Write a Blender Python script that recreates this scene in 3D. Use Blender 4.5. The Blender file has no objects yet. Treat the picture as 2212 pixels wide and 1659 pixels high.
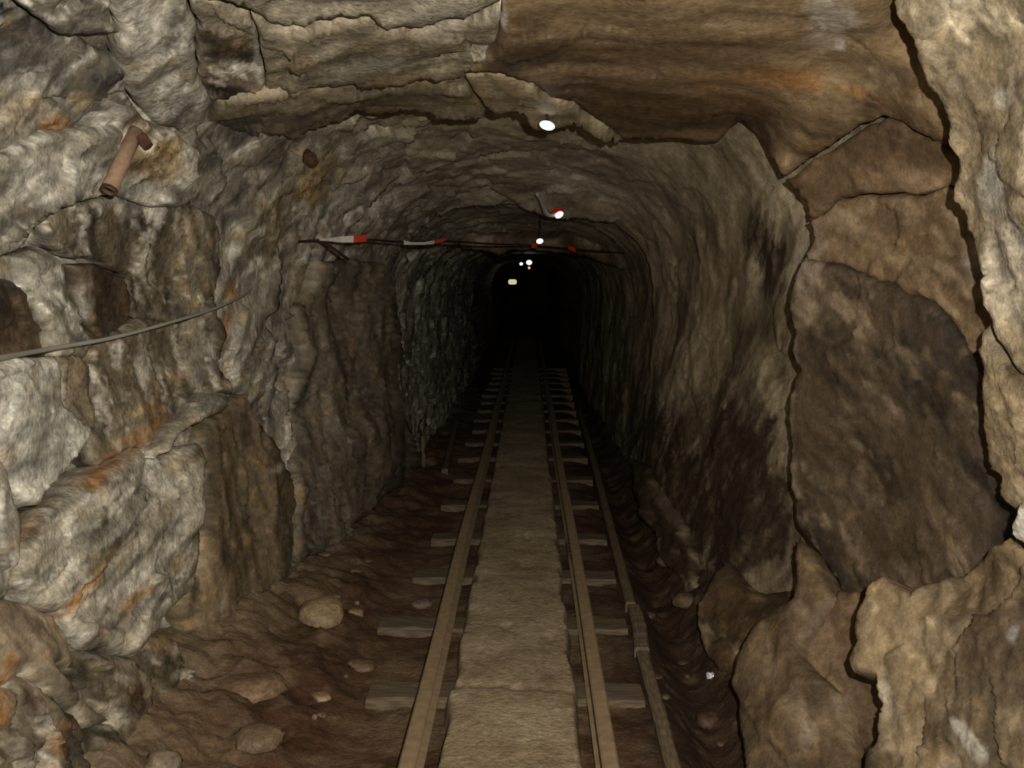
import bpy, bmesh, math, random
import numpy as np
from mathutils import Vector, Matrix
from mathutils.geometry import delaunay_2d_cdt

scene = bpy.context.scene
COL = scene.collection

# ------------------------------------------------------------------ camera
F = 2150.0                      # focal length in pixels of the 2212 x 1659 frame
CX, CY = 1106.0, 829.5
PITCH = math.atan(228.5 / F)
YAW = math.atan(37 * math.cos(PITCH) / F)
CAM = np.array([0.0, 0.0, 1.45])
sa, ca, sp_, cp_ = math.sin(YAW), math.cos(YAW), math.sin(PITCH), math.cos(PITCH)
RIGHT = np.array([ca, sa, 0.0])
FWD = np.array([-sa * cp_, ca * cp_, -sp_])
UP = np.cross(RIGHT, FWD)
cam = bpy.data.cameras.new('camera')
cam.sensor_width = 36.0
cam.lens = F / 2212 * 36.0
cam.clip_start = 0.02
camo = bpy.data.objects.new('camera', cam)
COL.objects.link(camo)
M3 = Matrix((RIGHT, UP, -FWD)).transposed()
camo.matrix_world = Matrix.Translation(Vector(CAM)) @ M3.to_4x4()
scene.camera = camo

# ------------------------------------------------------------------ light
world = bpy.data.worlds.new('world')
scene.world = world
world.use_nodes = True
bg = world.node_tree.nodes['Background']
bg.inputs[0].default_value = (0.55, 0.45, 0.35, 1)
bg.inputs[1].default_value = 0.0015
# the flash of the camera, up and to the right of the lens
fl = bpy.data.lights.new('camera_flash', 'SPOT')
fl.energy = 430.0
fl.spot_size = math.radians(116)
fl.spot_blend = 1.0
fl.color = (1.0, 0.955, 0.88)
fl.shadow_soft_size = 0.012
flo = bpy.data.objects.new('camera_flash', fl)
flo.location = CAM + RIGHT * 0.115 + UP * 0.105
flo.rotation_euler = (math.radians(90) - PITCH + math.radians(3), 0, YAW)
COL.objects.link(flo)

vs = scene.view_settings
vs.view_transform = 'Standard'
vs.look = 'None'
vs.gamma = 1.0
vs.use_curve_mapping = False
vs.exposure = 0.0

# ------------------------------------------------------------------ maths
def rays(px, py):
    px = np.asarray(px, float); py = np.asarray(py, float)
    d = FWD[None] * F + RIGHT[None] * (px - CX)[:, None] - UP[None] * (py - CY)[:, None]
    return d / d[:, 1:2]                       # scaled so that world Y advances by one

def P(px, py, Y):
    return Vector(CAM + rays([px], [py])[0] * Y)

def ground(px, py, z=0.0):
    d = rays([px], [py])[0]
    return Vector(CAM + d * ((z - CAM[2]) / d[2]))

def _hash(ix, iy, iz, seed):
    h = (ix * 374761393 + iy * 668265263 + iz * 2147483647 + seed * 974634777) & 0xFFFFFFFF
    h = ((h ^ (h >> 13)) * 1274126177) & 0xFFFFFFFF
    h = ((h ^ (h >> 16)) * 2246822519) & 0xFFFFFFFF
    return (h ^ (h >> 13)) & 0xFFFFFFFF

def hfloat(ix, iy, iz, seed):
    return _hash(ix.astype(np.int64), iy.astype(np.int64), iz.astype(np.int64), seed) / 4294967295.0

def vnoise(p, seed=0):
    """smooth value noise, -1 .. 1"""
    i = np.floor(p).astype(np.int64)
    f = p - i
    w = f * f * f * (f * (f * 6 - 15) + 10)
    r = 0
    for a in (0, 1):
        for b in (0, 1):
            for c in (0, 1):
                v = hfloat(i[:, 0] + a, i[:, 1] + b, i[:, 2] + c, seed)
                r = r + v * (w[:, 0] if a else 1 - w[:, 0]) * (w[:, 1] if b else 1 - w[:, 1]) * (w[:, 2] if c else 1 - w[:, 2])
    return r * 2 - 1

def fbm(p, freq, octv=4, seed=0, gain=0.5):
    s = 0; a = 1.0; t = 0
    R = np.array([[0.80, 0.36, -0.48], [-0.60, 0.48, -0.64], [0.0, 0.80, 0.60]])
    q = p * freq
    for o in range(octv):
        s = s + a * vnoise(q, seed + o * 17); t += a
        a *= gain; q = q @ R.T * 2.03 + 3.7
    return s / t

def ridged(p, freq, octv=4, seed=0):
    s = 0; a = 1.0; t = 0
    q = p * freq
    for o in range(octv):
        s = s + a * (1 - np.abs(vnoise(q, seed + o * 13)) * 2); t += a
        a *= 0.5; q = q * 2.07 + 1.3
    return s / t

def facets(p, size, seed=0):
    """broken planes: every cell of a Voronoi pattern is its own tilted plane"""
    q = p / size
    i = np.floor(q).astype(np.int64)
    best = np.full(len(p), 1e9); val = np.zeros(len(p)); second = np.full(len(p), 1e9)
    for a in (-1, 0, 1):
        for b in (-1, 0, 1):
            for c in (-1, 0, 1):
                ix, iy, iz = i[:, 0] + a, i[:, 1] + b, i[:, 2] + c
                o = np.stack([hfloat(ix, iy, iz, seed + k) for k in range(3)], 1)
                d = q - (np.stack([ix, iy, iz], 1) + o)
                dd = (d * d).sum(1)
                g = np.stack([hfloat(ix, iy, iz, seed + 5 + k) for k in range(4)], 1) * 2 - 1
                v = (d * g[:, :3]).sum(1) * 0.9 + g[:, 3] * 0.55
                m = dd < best
                second = np.where(m, best, np.minimum(second, dd))
                val = np.where(m, v, val)
                best = np.where(m, dd, best)
    return val, np.sqrt(second) - np.sqrt(best)

# cross-section of the drift, as it changes along Y
TY = [-3, 0.0, 1.5, 1.9, 2.4, 3.6, 4.6, 6.0, 7.4, 7.7, 10, 15, 80]
TXL = [-1.45, -1.45, -1.48, -1.53, -1.56, -1.44, -1.30, -1.13, -1.02, -1.08, -0.98, -0.92, -0.92]
TXLB = [-1.4, -1.4, -1.43, -1.46, -1.46, -1.38, -1.20, -1.05, -0.95, -1.0, -0.92, -0.88, -0.88]
TXR = [1.25, 1.22, 1.18, 1.27, 1.50, 1.42, 1.17, 1.0, 0.92, 0.98, 0.90, 0.86, 0.86]
TXRB = [1.05, 1.02, 1.0, 1.10, 1.30, 1.12, 0.88, 0.80, 0.80, 0.84, 0.84, 0.80, 0.80]
TZC = [2.3, 2.3, 2.28, 2.36, 2.55, 2.54, 2.44, 2.20, 2.00, 2.06, 1.86, 1.84, 1.84]
ZS = 1.15
NEXP = 2.7

def section(Y):
    return [np.interp(Y, TY, t) for t in (TXL, TXLB, TXR, TXRB, TZC)]

def inside(p):
    xl, xlb, xr, xrb, zc = section(p[:, 1])
    k = np.clip(p[:, 2] / ZS, 0, 1)
    xa = xlb + (xl - xlb) * k; xb = xrb + (xr - xrb) * k
    c = (xa + xb) / 2; w = (xb - xa) / 2
    a = np.abs(p[:, 0] - c) / w
    b = np.maximum(p[:, 2] - ZS, 0) / (zc - ZS)
    return a ** NEXP + b ** NEXP - 1

YS = np.concatenate([np.geomspace(0.7, 30, 260)])
def base_depth(px, py):
    d = rays(px, py)
    lo = np.full(len(d), YS[-1]); done = np.zeros(len(d), bool); prev = np.full(len(d), YS[0])
    a = prev.copy(); b = lo.copy()
    for y0, y1 in zip(YS[:-1], YS[1:]):
        f = inside(CAM + d * y1) > 0
        m = f & ~done
        a[m] = y0; b[m] = y1; done |= m
    for _ in range(14):
        c = (a + b) / 2
        f = inside(CAM + d * c[:, None]) > 0
        b = np.where(f, c, b); a = np.where(f, a, c)
    return (a + b) / 2

# ------------------------------------------------------------------ object helpers
def tag(o, label=None, cat=None, group=None, kind=None):
    if label: o['label'] = label
    if cat: o['category'] = cat
    if group: o['group'] = group
    if kind: o['kind'] = kind
    return o

def empty(name, loc=(0, 0, 0)):
    o = bpy.data.objects.new(name, None)
    o.empty_display_size = 0.05
    o.location = loc
    COL.objects.link(o)
    return o

def link(name, me, mat, parent=None, loc=None):
    o = bpy.data.objects.new(name, me)
    if mat is not None and not me.materials: me.materials.append(mat)
    COL.objects.link(o)
    if parent is not None: o.parent = parent
    if loc is not None: o.location = loc
    return o

def mesh_np(name, verts, faces, alb=None, smooth=True):
    me = bpy.data.meshes.new(name)
    me.from_pydata([tuple(v) for v in verts], [], [tuple(f) for f in faces])
    if alb is not None:
        lum = alb @ np.array([0.3, 0.59, 0.11])
        alb = lum[:, None] + (alb - lum[:, None]) * 0.82
        at = me.attributes.new('albedo', 'FLOAT_COLOR', 'POINT')
        buf = np.ones((len(verts), 4), np.float32); buf[:, :3] = alb
        at.data.foreach_set('color', buf.ravel())
    if smooth:
        me.polygons.foreach_set('use_smooth', np.ones(len(me.polygons), bool))
    me.update()
    return me

def bm_mesh(name, bm, smooth=False):
    me = bpy.data.meshes.new(name)
    bmesh.ops.recalc_face_normals(bm, faces=bm.faces)
    bm.to_mesh(me); bm.free()
    if smooth: me.polygons.foreach_set('use_smooth', np.ones(len(me.polygons), bool))
    return me

def sweep(pts, radius, seg=10, cap=True, rad=None):
    """a tube through points"""
    bm = bmesh.new(); pts = [Vector(p) for p in pts]; rings = []
    for i, p in enumerate(pts):
        t = (pts[min(i + 1, len(pts) - 1)] - pts[max(i - 1, 0)]).normalized()
        a = t.cross(Vector((0, 0, 1)))
        if a.length < 1e-3: a = t.cross(Vector((1, 0, 0)))
        a.normalize(); b = t.cross(a)
        r = rad[i] if rad else radius
        rings.append([bm.verts.new(p + a * math.cos(k * 2 * math.pi / seg) * r + b * math.sin(k * 2 * math.pi / seg) * r) for k in range(seg)])
    for r0, r1 in zip(rings[:-1], rings[1:]):
        for k in range(seg):
            bm.faces.new((r0[k], r0[(k + 1) % seg], r1[(k + 1) % seg], r1[k]))
    if cap:
        bm.faces.new(rings[0][::-1]); bm.faces.new(rings[-1])
    return bm

def spline(ctrl, n=12):
    c = [Vector(p) for p in ctrl]; c = [c[0] * 2 - c[1]] + c + [c[-1] * 2 - c[-2]]
    out = []
    for i in range(1, len(c) - 2):
        for k in range(n):
            t = k / n
            out.append(0.5 * ((2 * c[i]) + (c[i + 1] - c[i - 1]) * t + (2 * c[i - 1] - 5 * c[i] + 4 * c[i + 1] - c[i + 2]) * t * t
                              + (-c[i - 1] + 3 * c[i] - 3 * c[i + 1] + c[i + 2]) * t ** 3))
    out.append(c[-2])
    return out

# ------------------------------------------------------------------ materials
def mat_new(name):
    m = bpy.data.materials.new(name); m.use_nodes = True
    nt = m.node_tree; b = nt.nodes['Principled BSDF']
    return m, nt, b

def N(nt, t, **kw):
    n = nt.nodes.new(t)
    for k, v in kw.items():
        if k in n.inputs: n.inputs[k].default_value = v
        else: setattr(n, k, v)
    return n

def rock_material(name, rough=0.55, spec=0.35, bump=0.5, fine=1.0, contrast=0.35):
    m, nt, b = mat_new(name)
    L = nt.links.new
    tc = N(nt, 'ShaderNodeTexCoord')
    at = N(nt, 'ShaderNodeAttribute', attribute_name='albedo')
    n1 = N(nt, 'ShaderNodeTexNoise', Scale=38.0 * fine, Detail=6.0, Roughness=0.65)
    n2 = N(nt, 'ShaderNodeTexNoise', Scale=130.0 * fine, Detail=4.0, Roughness=0.6)
    n3 = N(nt, 'ShaderNodeTexVoronoi', Scale=55.0 * fine)
    for n in (n1, n2, n3): L(tc.outputs['Object'], n.inputs['Vector'])
    r1 = N(nt, 'ShaderNodeMapRange'); r1.inputs[1].default_value = 0.3; r1.inputs[2].default_value = 0.7
    r1.inputs[3].default_value = 1 - contrast; r1.inputs[4].default_value = 1 + contrast
    L(n1.outputs['Fac'], r1.inputs[0])
    r2 = N(nt, 'ShaderNodeMapRange'); r2.inputs[1].default_value = 0.3; r2.inputs[2].default_value = 0.7
    r2.inputs[3].default_value = 0.8; r2.inputs[4].default_value = 1.2
    L(n2.outputs['Fac'], r2.inputs[0])
    mu = N(nt, 'ShaderNodeMath', operation='MULTIPLY'); L(r1.outputs[0], mu.inputs[0]); L(r2.outputs[0], mu.inputs[1])
    vm = N(nt, 'ShaderNodeVectorMath', operation='SCALE'); L(at.outputs['Color'], vm.inputs[0]); L(mu.outputs[0], vm.inputs['Scale'])
    L(vm.outputs[0], b.inputs['Base Color'])
    ad = N(nt, 'ShaderNodeMath', operation='ADD'); L(n1.outputs['Fac'], ad.inputs[0])
    m3 = N(nt, 'ShaderNodeMath', operation='MULTIPLY'); m3.inputs[1].default_value = 0.35; L(n3.outputs['Distance'], m3.inputs[0])
    L(m3.outputs[0], ad.inputs[1])
    m4 = N(nt, 'ShaderNodeMath', operation='MULTIPLY_ADD'); m4.inputs[1].default_value = 0.3; L(n2.outputs['Fac'], m4.inputs[0]); L(ad.outputs[0], m4.inputs[2])
    bp = N(nt, 'ShaderNodeBump', Strength=bump, Distance=0.012)
    L(m4.outputs[0], bp.inputs['Height']); L(bp.outputs[0], b.inputs['Normal'])
    rr = N(nt, 'ShaderNodeMapRange'); rr.inputs[3].default_value = rough - 0.15; rr.inputs[4].default_value = rough + 0.2
    L(n1.outputs['Fac'], rr.inputs[0]); L(rr.outputs[0], b.inputs['Roughness'])
    b.inputs['Specular IOR Level'].default_value = spec
    return m

def plain(name, col, rough=0.6, metal=0.0, spec=0.4, var=0.25, scale=30.0, bump=0.15, col2=None, stretch=(1, 1, 1)):
    m, nt, b = mat_new(name); L = nt.links.new
    tc = N(nt, 'ShaderNodeTexCoord'); mp = N(nt, 'ShaderNodeMapping'); mp.inputs['Scale'].default_value = stretch
    L(tc.outputs['Object'], mp.inputs[0])
    n = N(nt, 'ShaderNodeTexNoise', Scale=scale, Detail=5.0); L(mp.outputs[0], n.inputs['Vector'])
    mx = N(nt, 'ShaderNodeMix', data_type='RGBA')
    c2 = col2 or tuple(c * (1 - var) for c in col)
    mx.inputs[6].default_value = (*col, 1); mx.inputs[7].default_value = (*c2, 1)
    r = N(nt, 'ShaderNodeMapRange'); r.inputs[1].default_value = 0.35; r.inputs[2].default_value = 0.65; L(n.outputs['Fac'], r.inputs[0])
    L(r.outputs[0], mx.inputs[0]); L(mx.outputs[2], b.inputs['Base Color'])
    bp = N(nt, 'ShaderNodeBump', Strength=bump, Distance=0.004); L(n.outputs['Fac'], bp.inputs['Height']); L(bp.outputs[0], b.inputs['Normal'])
    b.inputs['Roughness'].default_value = rough; b.inputs['Metallic'].default_value = metal
    b.inputs['Specular IOR Level'].default_value = spec
    return m

def emit(name, col, strength):
    m, nt, b = mat_new(name)
    b.inputs['Base Color'].default_value = (*col, 1)
    b.inputs['Emission Color'].default_value = (*col, 1)
    b.inputs['Emission Strength'].default_value = strength
    b.inputs['Roughness'].default_value = 0.3
    return m

MAT = {
    'rough': rock_material('rough_schist', 0.50, 0.45, 0.45, 1.0, 0.38),
    'smooth': rock_material('smooth_brown_rock', 0.60, 0.30, 0.28, 0.9, 0.26),
    'ground': rock_material('muddy_ground', 0.75, 0.2, 0.6, 1.0, 0.30),
    'rail': plain('rusty_rail_steel', (0.40, 0.29, 0.17), 0.6, 0.15, 0.4, 0.25, 25, 0.1),
    'timber': plain('dirty_timber', (0.185, 0.138, 0.088), 0.85, 0, 0.15, 0.5, 14, 0.3, None, (1, 8, 8)),
    'beam': plain('dirty_edge_timber', (0.20, 0.148, 0.09), 0.8, 0, 0.2, 0.45, 14, 0.3, None, (8, 1, 8)),
    'rust': plain('rusty_iron', (0.27, 0.15, 0.085), 0.75, 0.1, 0.3, 0.4, 45, 0.4, (0.30, 0.22, 0.15)),
    'rust_dark': plain('dark_rusty_iron', (0.10, 0.045, 0.025), 0.8, 0.1, 0.3, 0.4, 45, 0.4),
    'bore_shade': plain('black_bore_shade', (0.006, 0.005, 0.004), 0.9, 0, 0.1),
    'cable': plain('grey_cable_sheath', (0.34, 0.33, 0.28), 0.5, 0, 0.4, 0.15, 20, 0.05),
    'cord': plain('dark_cord', (0.03, 0.018, 0.012), 0.8, 0, 0.2),
    'white': plain('white_tape', (0.80, 0.76, 0.66), 0.45, 0, 0.4, 0.12, 20, 0.05),
    'red': plain('red_tape', (0.85, 0.10, 0.03), 0.6, 0, 0.2, 0.15, 20, 0.05),
    'red_dark': plain('red_plastic', (0.55, 0.02, 0.008), 0.75, 0, 0.1, 0.2, 20, 0.05),
    'grey': plain('grey_conduit', (0.36, 0.35, 0.32), 0.6, 0, 0.3, 0.2, 30, 0.1),
    'lamp': emit('lamp_glass', (0.95, 1.0, 0.97), 3.0),
    'lamp_blue': emit('far_lamp_glass', (0.72, 0.86, 1.0), 1.6),
    'lamp_warm': emit('far_amber_glass', (1.0, 0.45, 0.22), 1.0),
    'plate_glow': emit('far_plate_glow', (0.75, 0.68, 0.42), 0.75),  # glow added to the farthest reflective plate
}
mshine, nts, bs = mat_new('shiny_foil')
bs.inputs['Metallic'].default_value = 0.45; bs.inputs['Roughness'].default_value = 0.3
bs.inputs['Base Color'].default_value = (0.92, 0.95, 1.0, 1)
MAT['foil'] = mshine

# ------------------------------------------------------------------ rock colour
C = lambda r, g, b: np.array([(v / 255) ** 2.2 for v in (r, g, b)])
BROWN = C(150, 122, 84); DBROWN = C(78, 62, 44); GREY = C(152, 144, 128); DGREY = C(72, 68, 62)
PALE = C(205, 198, 180); TAN = C(172, 152, 116); UMBER = C(108, 82, 52); OCHRE = C(178, 142, 72); RUST = C(172, 116, 46)
COOL = C(120, 120, 124); WETB = C(70, 55, 40)

def streak_coords(p, t1, stretch):
    """coordinates squeezed along the foliation direction t1"""
    t1 = t1 / np.linalg.norm(t1)
    a = p @ t1
    return p - np.outer(a * (1 - 1.0 / stretch), t1)

def blob(px, py, cx, cy, rx, ry, ang, q, seed, ragged=0.35):
    a = math.radians(ang)
    dx, dy = px - cx, py - cy
    u = (dx * math.cos(a) + dy * math.sin(a)) / rx
    v = (-dx * math.sin(a) + dy * math.cos(a)) / ry
    d = np.sqrt(u * u + v * v)
    n = fbm(q, 9.0, 5, seed, 0.7) * ragged * 3.4
    return np.clip((1.15 - d - n) / 0.45, 0, 1)

# mineral stains and bands, with some painted light and shade: centre, radii, angle on the photograph, colour, strength
STAINS_AND_SHADE = [
    (330, 325, 62, 62, 0, OCHRE, 0.62), (372, 330, 40, 30, 0, OCHRE, 0.45), (672, 392, 34, 56, 10, OCHRE, 0.6), (712, 360, 30, 40, 0, OCHRE, 0.3),
    (115, 266, 36, 26, 0, RUST, 0.6), (60, 240, 70, 30, -30, OCHRE, 0.2),
    (310, 945, 60, 22, -20, RUST, 0.7), (250, 990, 60, 18, -38, RUST, 0.75), (190, 1035, 40, 22, -42, RUST, 0.8), (105, 1085, 44, 14, -42, RUST, 0.95),
    (60, 1150, 40, 14, -58, RUST, 0.75), (165, 1290, 62, 16, -52, RUST, 0.85), (200, 1215, 50, 9, -45, OCHRE, 0.6), (285, 1290, 50, 10, -35, RUST, 0.5), (80, 1210, 40, 7, -45, OCHRE, 0.5),
    (590, 480, 24, 90, 8, OCHRE, 0.30), (498, 632, 12, 16, 0, RUST, 0.8), (640, 560, 16, 120, 0, OCHRE, 0.25), (395, 480, 26, 40, 0, OCHRE, 0.3),
    (485, 740, 8, 80, 5, RUST, 0.5), (660, 660, 60, 60, 0, UMBER, 0.35), (345, 900, 40, 26, -20, RUST, 0.5),
    (1700, 165, 130, 26, 10, RUST, 0.65), (1840, 195, 70, 18, 20, RUST, 0.5), (1560, 190, 110, 34, 5, RUST, 0.3), (1760, 310, 46, 16, 10, OCHRE, 0.4),
    (1500, 230, 160, 40, 5, UMBER, 0.35), (1480, 120, 200, 40, -4, UMBER, 0.3),
    (560, 198, 34, 12, -10, OCHRE, 0.6), (850, 240, 60, 14, -5, OCHRE, 0.35), (1020, 215, 30, 16, 30, OCHRE, 0.45), (900, 170, 80, 16, 0, OCHRE, 0.2),
    (1190, 330, 160, 20, 0, UMBER, 0.3), (1010, 300, 200, 20, -4, UMBER, 0.3),
    (530, 985, 9, 10, 0, RUST, 0.8), (580, 1000, 22, 8, 0, RUST, 0.4), (8, 1500, 16, 90, 8, RUST, 0.7), (150, 1580, 50, 30, -40, RUST, 0.35),
    (480, 1560, 90, 50, 0, UMBER, 0.4), (1480, 1500, 60, 120, 0, UMBER, 0.5),
    # dark bands and patches; the shade of holes and recesses is painted in too
    (240, 640, 52, 66, 20, DBROWN, 1.2), (50, 690, 80, 62, 10, DBROWN, 1.2), (285, 1512, 28, 34, 0, DBROWN, 0.9), (75, 1512, 30, 34, 0, DBROWN, 0.9),
    (170, 1590, 60, 36, -40, DGREY, 0.7), (40, 1620, 40, 30, 0, DBROWN, 0.7), (330, 1580, 14, 50, -30, DBROWN, 0.6),
    (1155, 110, 62, 66, 0, DBROWN, 0.75), (1090, 110, 40, 50, -20, DBROWN, 0.6), (1330, 160, 160, 40, 20, UMBER, 0.45), (1430, 245, 150, 30, 8, UMBER, 0.5),
    (60, 130, 90, 70, 20, DGREY, 0.75), (180, 60, 80, 40, 30, DGREY, 0.55), (150, 175, 60, 50, 0, DGREY, 0.4), (480, 110, 36, 26, 0, DBROWN, 0.7), (500, 180, 40, 14, 0, DBROWN, 0.5),
    (515, 285, 34, 30, 0, DGREY, 0.85), (590, 330, 26, 50, 10, DGREY, 0.5), (410, 425, 14, 30, 20, DBROWN, 0.7), (365, 410, 12, 18, 0, DGREY, 0.6),
    (1790, 900, 110, 200, 5, DBROWN, 0.55), (1960, 1080, 110, 130, 0, DBROWN, 0.55), (1850, 1000, 120, 120, 0, DBROWN, 0.5), (1920, 1170, 150, 50, 0, DBROWN, 0.6),
    (1960, 690, 70, 40, 35, DBROWN, 0.4), (2010, 830, 60, 30, 20, DBROWN, 0.4), (2080, 940, 30, 30, 0, DBROWN, 0.6),
    (2150, 1360, 60, 50, 0, DBROWN, 0.5), (2080, 1440, 110, 40, -10, DBROWN, 0.45), (2000, 1560, 90, 40, 20, DBROWN, 0.4), (2190, 1500, 40, 60, 0, DBROWN, 0.4), (1905, 1650, 50, 30, 0, DBROWN, 0.7),
    # pale calcite
    (1800, 30, 60, 34, 10, PALE, 0.45), (1815, 90, 10, 12, 0, PALE, 0.7), (1780, 70, 50, 40, 0, PALE, 0.22),
    (130, 385, 110, 50, -15, PALE, 0.55), (250, 400, 70, 40, 0, PALE, 0.4), (320, 80, 50, 90, 0, PALE, 0.5), (350, 190, 50, 80, 0, PALE, 0.35), (40, 180, 50, 20, -30, PALE, 0.3),
    (320, 1010, 30, 14, -40, PALE, 0.8), (240, 1130, 120, 30, -45, PALE, 0.4), (340, 1340, 70, 24, -40, PALE, 0.45), (110, 1240, 60, 30, -45, PALE, 0.5),
    (115, 600, 44, 60, 30, PALE, 0.45), (160, 690, 40, 60, 10, PALE, 0.35), (440, 780, 26, 70, 0, PALE, 0.3), (310, 790, 26, 40, 0, PALE, 0.35), (365, 795, 9, 9, 0, PALE, 0.8),
    (560, 130, 9, 60, -4, PALE, 0.6), (1085, 30, 8, 30, 0, PALE, 0.7), (1050, 100, 10, 60, 28, PALE, 0.4), (800, 130, 90, 16, -12, PALE, 0.4), (960, 30, 80, 30, -10, PALE, 0.3),
    (590, 1015, 18, 9, -30, PALE, 0.6), (2150, 210, 26, 30, 0, PALE, 0.4), (2130, 400, 30, 60, 0, PALE, 0.45), (2160, 560, 50, 130, 0, PALE, 0.3),
    (2080, 1590, 60, 16, 50, PALE, 0.5), (2192, 1370, 9, 20, 15, COOL, 0.35), (1920, 1520, 20, 60, -20, PALE, 0.25), (1740, 560, 30, 60, 15, PALE, 0.2), (1655, 535, 42, 95, -8, WETB, 1.0), (1665, 860, 34, 110, -14, TAN, 0.55), (1600, 1040, 100, 150, 0, WETB, 0.95), (1450, 1060, 80, 170, -15, WETB, 0.9), (1500, 920, 110, 60, 10, WETB, 0.6), (1650, 720, 60, 34, 10, DBROWN, 0.5), (1540, 560, 60, 110, 0, BROWN, 0.3), (1470, 1150, 16, 120, -28, TAN, 0.4), (1600, 1160, 100, 80, 0, WETB, 0.95), (1380, 900, 40, 120, 0, WETB, 0.6), (1880, 222, 34, 30, 45, DBROWN, 0.7), (1735, 640, 26, 90, 8, TAN, 0.5), (1708, 900, 10, 200, 0, TAN, 0.5),  # also dark wet rock, plus lit and dark facets painted in as tone
    (385, 1400, 18, 14, 0, PALE, 0.7), (380, 1460, 24, 12, 0, PALE, 0.6), (470, 1310, 12, 14, 0, PALE, 0.4),
]

def rock_colour(p, px, py, st):
    """albedo of a rock face: st = dict(base, alt, pale, dark, t1, stretch, freq, seed)"""
    sd = st.get('seed', 1)
    q = streak_coords(p, st['t1'], st.get('stretch', 3.0))
    fr = st.get('freq', 6.0)
    n1 = fbm(q, fr, 5, sd, 0.6)
    n2 = fbm(q, fr * 2.7, 4, sd + 31, 0.65)
    n3 = fbm(q, fr * 0.5, 3, sd + 77)
    col = st['base'][None] + (st['alt'] - st['base'])[None] * np.clip(n3 * 1.9 + 0.5, 0, 1)[:, None]
    w = np.clip((n1 - 0.06) * 4.0, 0, 1) * st.get('dark_k', 0.7)
    col = col * (1 - w[:, None]) + st.get('dark', DBROWN)[None] * w[:, None]
    w = np.clip((n2 - 0.12) * 4.0, 0, 1) * st.get('pale_k', 0.5)
    col = col * (1 - w[:, None]) + st.get('pale', PALE)[None] * w[:, None]
    n4 = fbm(p, 14.0, 3, sd + 9)
    w = np.clip((n4 - 0.28) * 4, 0, 1) * st.get('ochre_k', 0.25)
    col = col * (1 - w[:, None]) + OCHRE[None] * w[:, None]
    lum = col @ np.array([0.3, 0.59, 0.11])
    col = col * ((lum / np.median(lum)) ** 0.75)[:, None]
    br = fbm(q, 16.0, 4, 611, 0.7)
    for k, (cx, cy, rx, ry, ang, c, s) in enumerate(STAINS_AND_SHADE):
        m = (np.abs(px - cx) < 2.2 * max(rx, ry)) & (np.abs(py - cy) < 2.2 * max(rx, ry))
        if m.any():
            b = blob(px[m], py[m], cx, cy, rx, ry, ang, q[m], 200 + k) * s * np.clip(0.95 + br[m] * (1.9 if rx * ry < 3000 else 0.9), 0.1, 1.15)
            b = np.minimum(b, 1)
            col[m] = col[m] * (1 - b[:, None]) + c[None] * b[:, None]
    sp = fbm(p, 34.0, 2, sd + 5, 0.6) * 0.3 + fbm(q, 20.0, 4, sd + 6, 0.7) * 0.9
    col = col * np.clip(1 + sp * 1.0 * st.get('speck', 0.55), 0.25, 2.0)[:, None]
    return np.clip(col, 0.004, 0.88)

def relief(p, t1, st):
    q = streak_coords(p, t1, st.get('rstretch', 1.8))
    sd = st.get('seed', 1)
    f1, e1 = facets(q + 0.05 * np.stack([fbm(p, 5, 2, 3 + k) for k in range(3)], 1), st.get('fsize', 0.22), sd)
    f2, e2 = facets(q, st.get('fsize', 0.22) * 0.38, sd + 50)
    d = fbm(p, 1.6, 3, 5) * st.get('big', 0.05)
    d = d + f1 * st.get('famp', 0.035) + f2 * st.get('famp', 0.035) * 0.36
    d = d + fbm(q, 11.0, 4, sd + 3) * st.get('fine', 0.014)
    return d

def project(p):
    d = p - CAM
    z = np.maximum(d @ FWD, 0.05)
    return CX + F * (d @ RIGHT) / z, CY - F * (d @ UP) / z

STYLE_L = dict(speck=1.0, base=C(142, 134, 116), alt=C(112, 102, 86), dark=C(74, 68, 60), pale=PALE, t1=np.array([0, 0.78, 0.62]), stretch=3.0, freq=7.0, famp=0.034, fine=0.013, dark_k=0.8, pale_k=0.6, ochre_k=0.35, seed=1)
STYLE_R = dict(base=C(140, 116, 80), alt=C(112, 88, 58), dark=C(80, 62, 42), pale=C(170, 152, 118), t1=np.array([0, -0.6, 0.8]), stretch=3.0, freq=4.0, famp=0.018, fine=0.007, big=0.035, dark_k=0.6, pale_k=0.3, ochre_k=0.12, seed=2)
STYLE_C = dict(base=C(140, 122, 90), alt=C(118, 98, 68), dark=C(84, 68, 48), pale=C(178, 164, 134), t1=np.array([1.0, 0.25, 0]), stretch=3.5, freq=4.0, famp=0.022, fine=0.008, dark_k=0.6, pale_k=0.35, ochre_k=0.2, seed=3)

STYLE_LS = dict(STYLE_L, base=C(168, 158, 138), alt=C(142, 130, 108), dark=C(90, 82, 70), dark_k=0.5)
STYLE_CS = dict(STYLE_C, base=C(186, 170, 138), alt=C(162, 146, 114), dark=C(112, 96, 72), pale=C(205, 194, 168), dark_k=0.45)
STYLE_RS = dict(STYLE_R, base=C(172, 152, 118), alt=C(146, 126, 94), dark=C(96, 78, 56), pale=C(190, 174, 142), dark_k=0.6)
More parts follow.
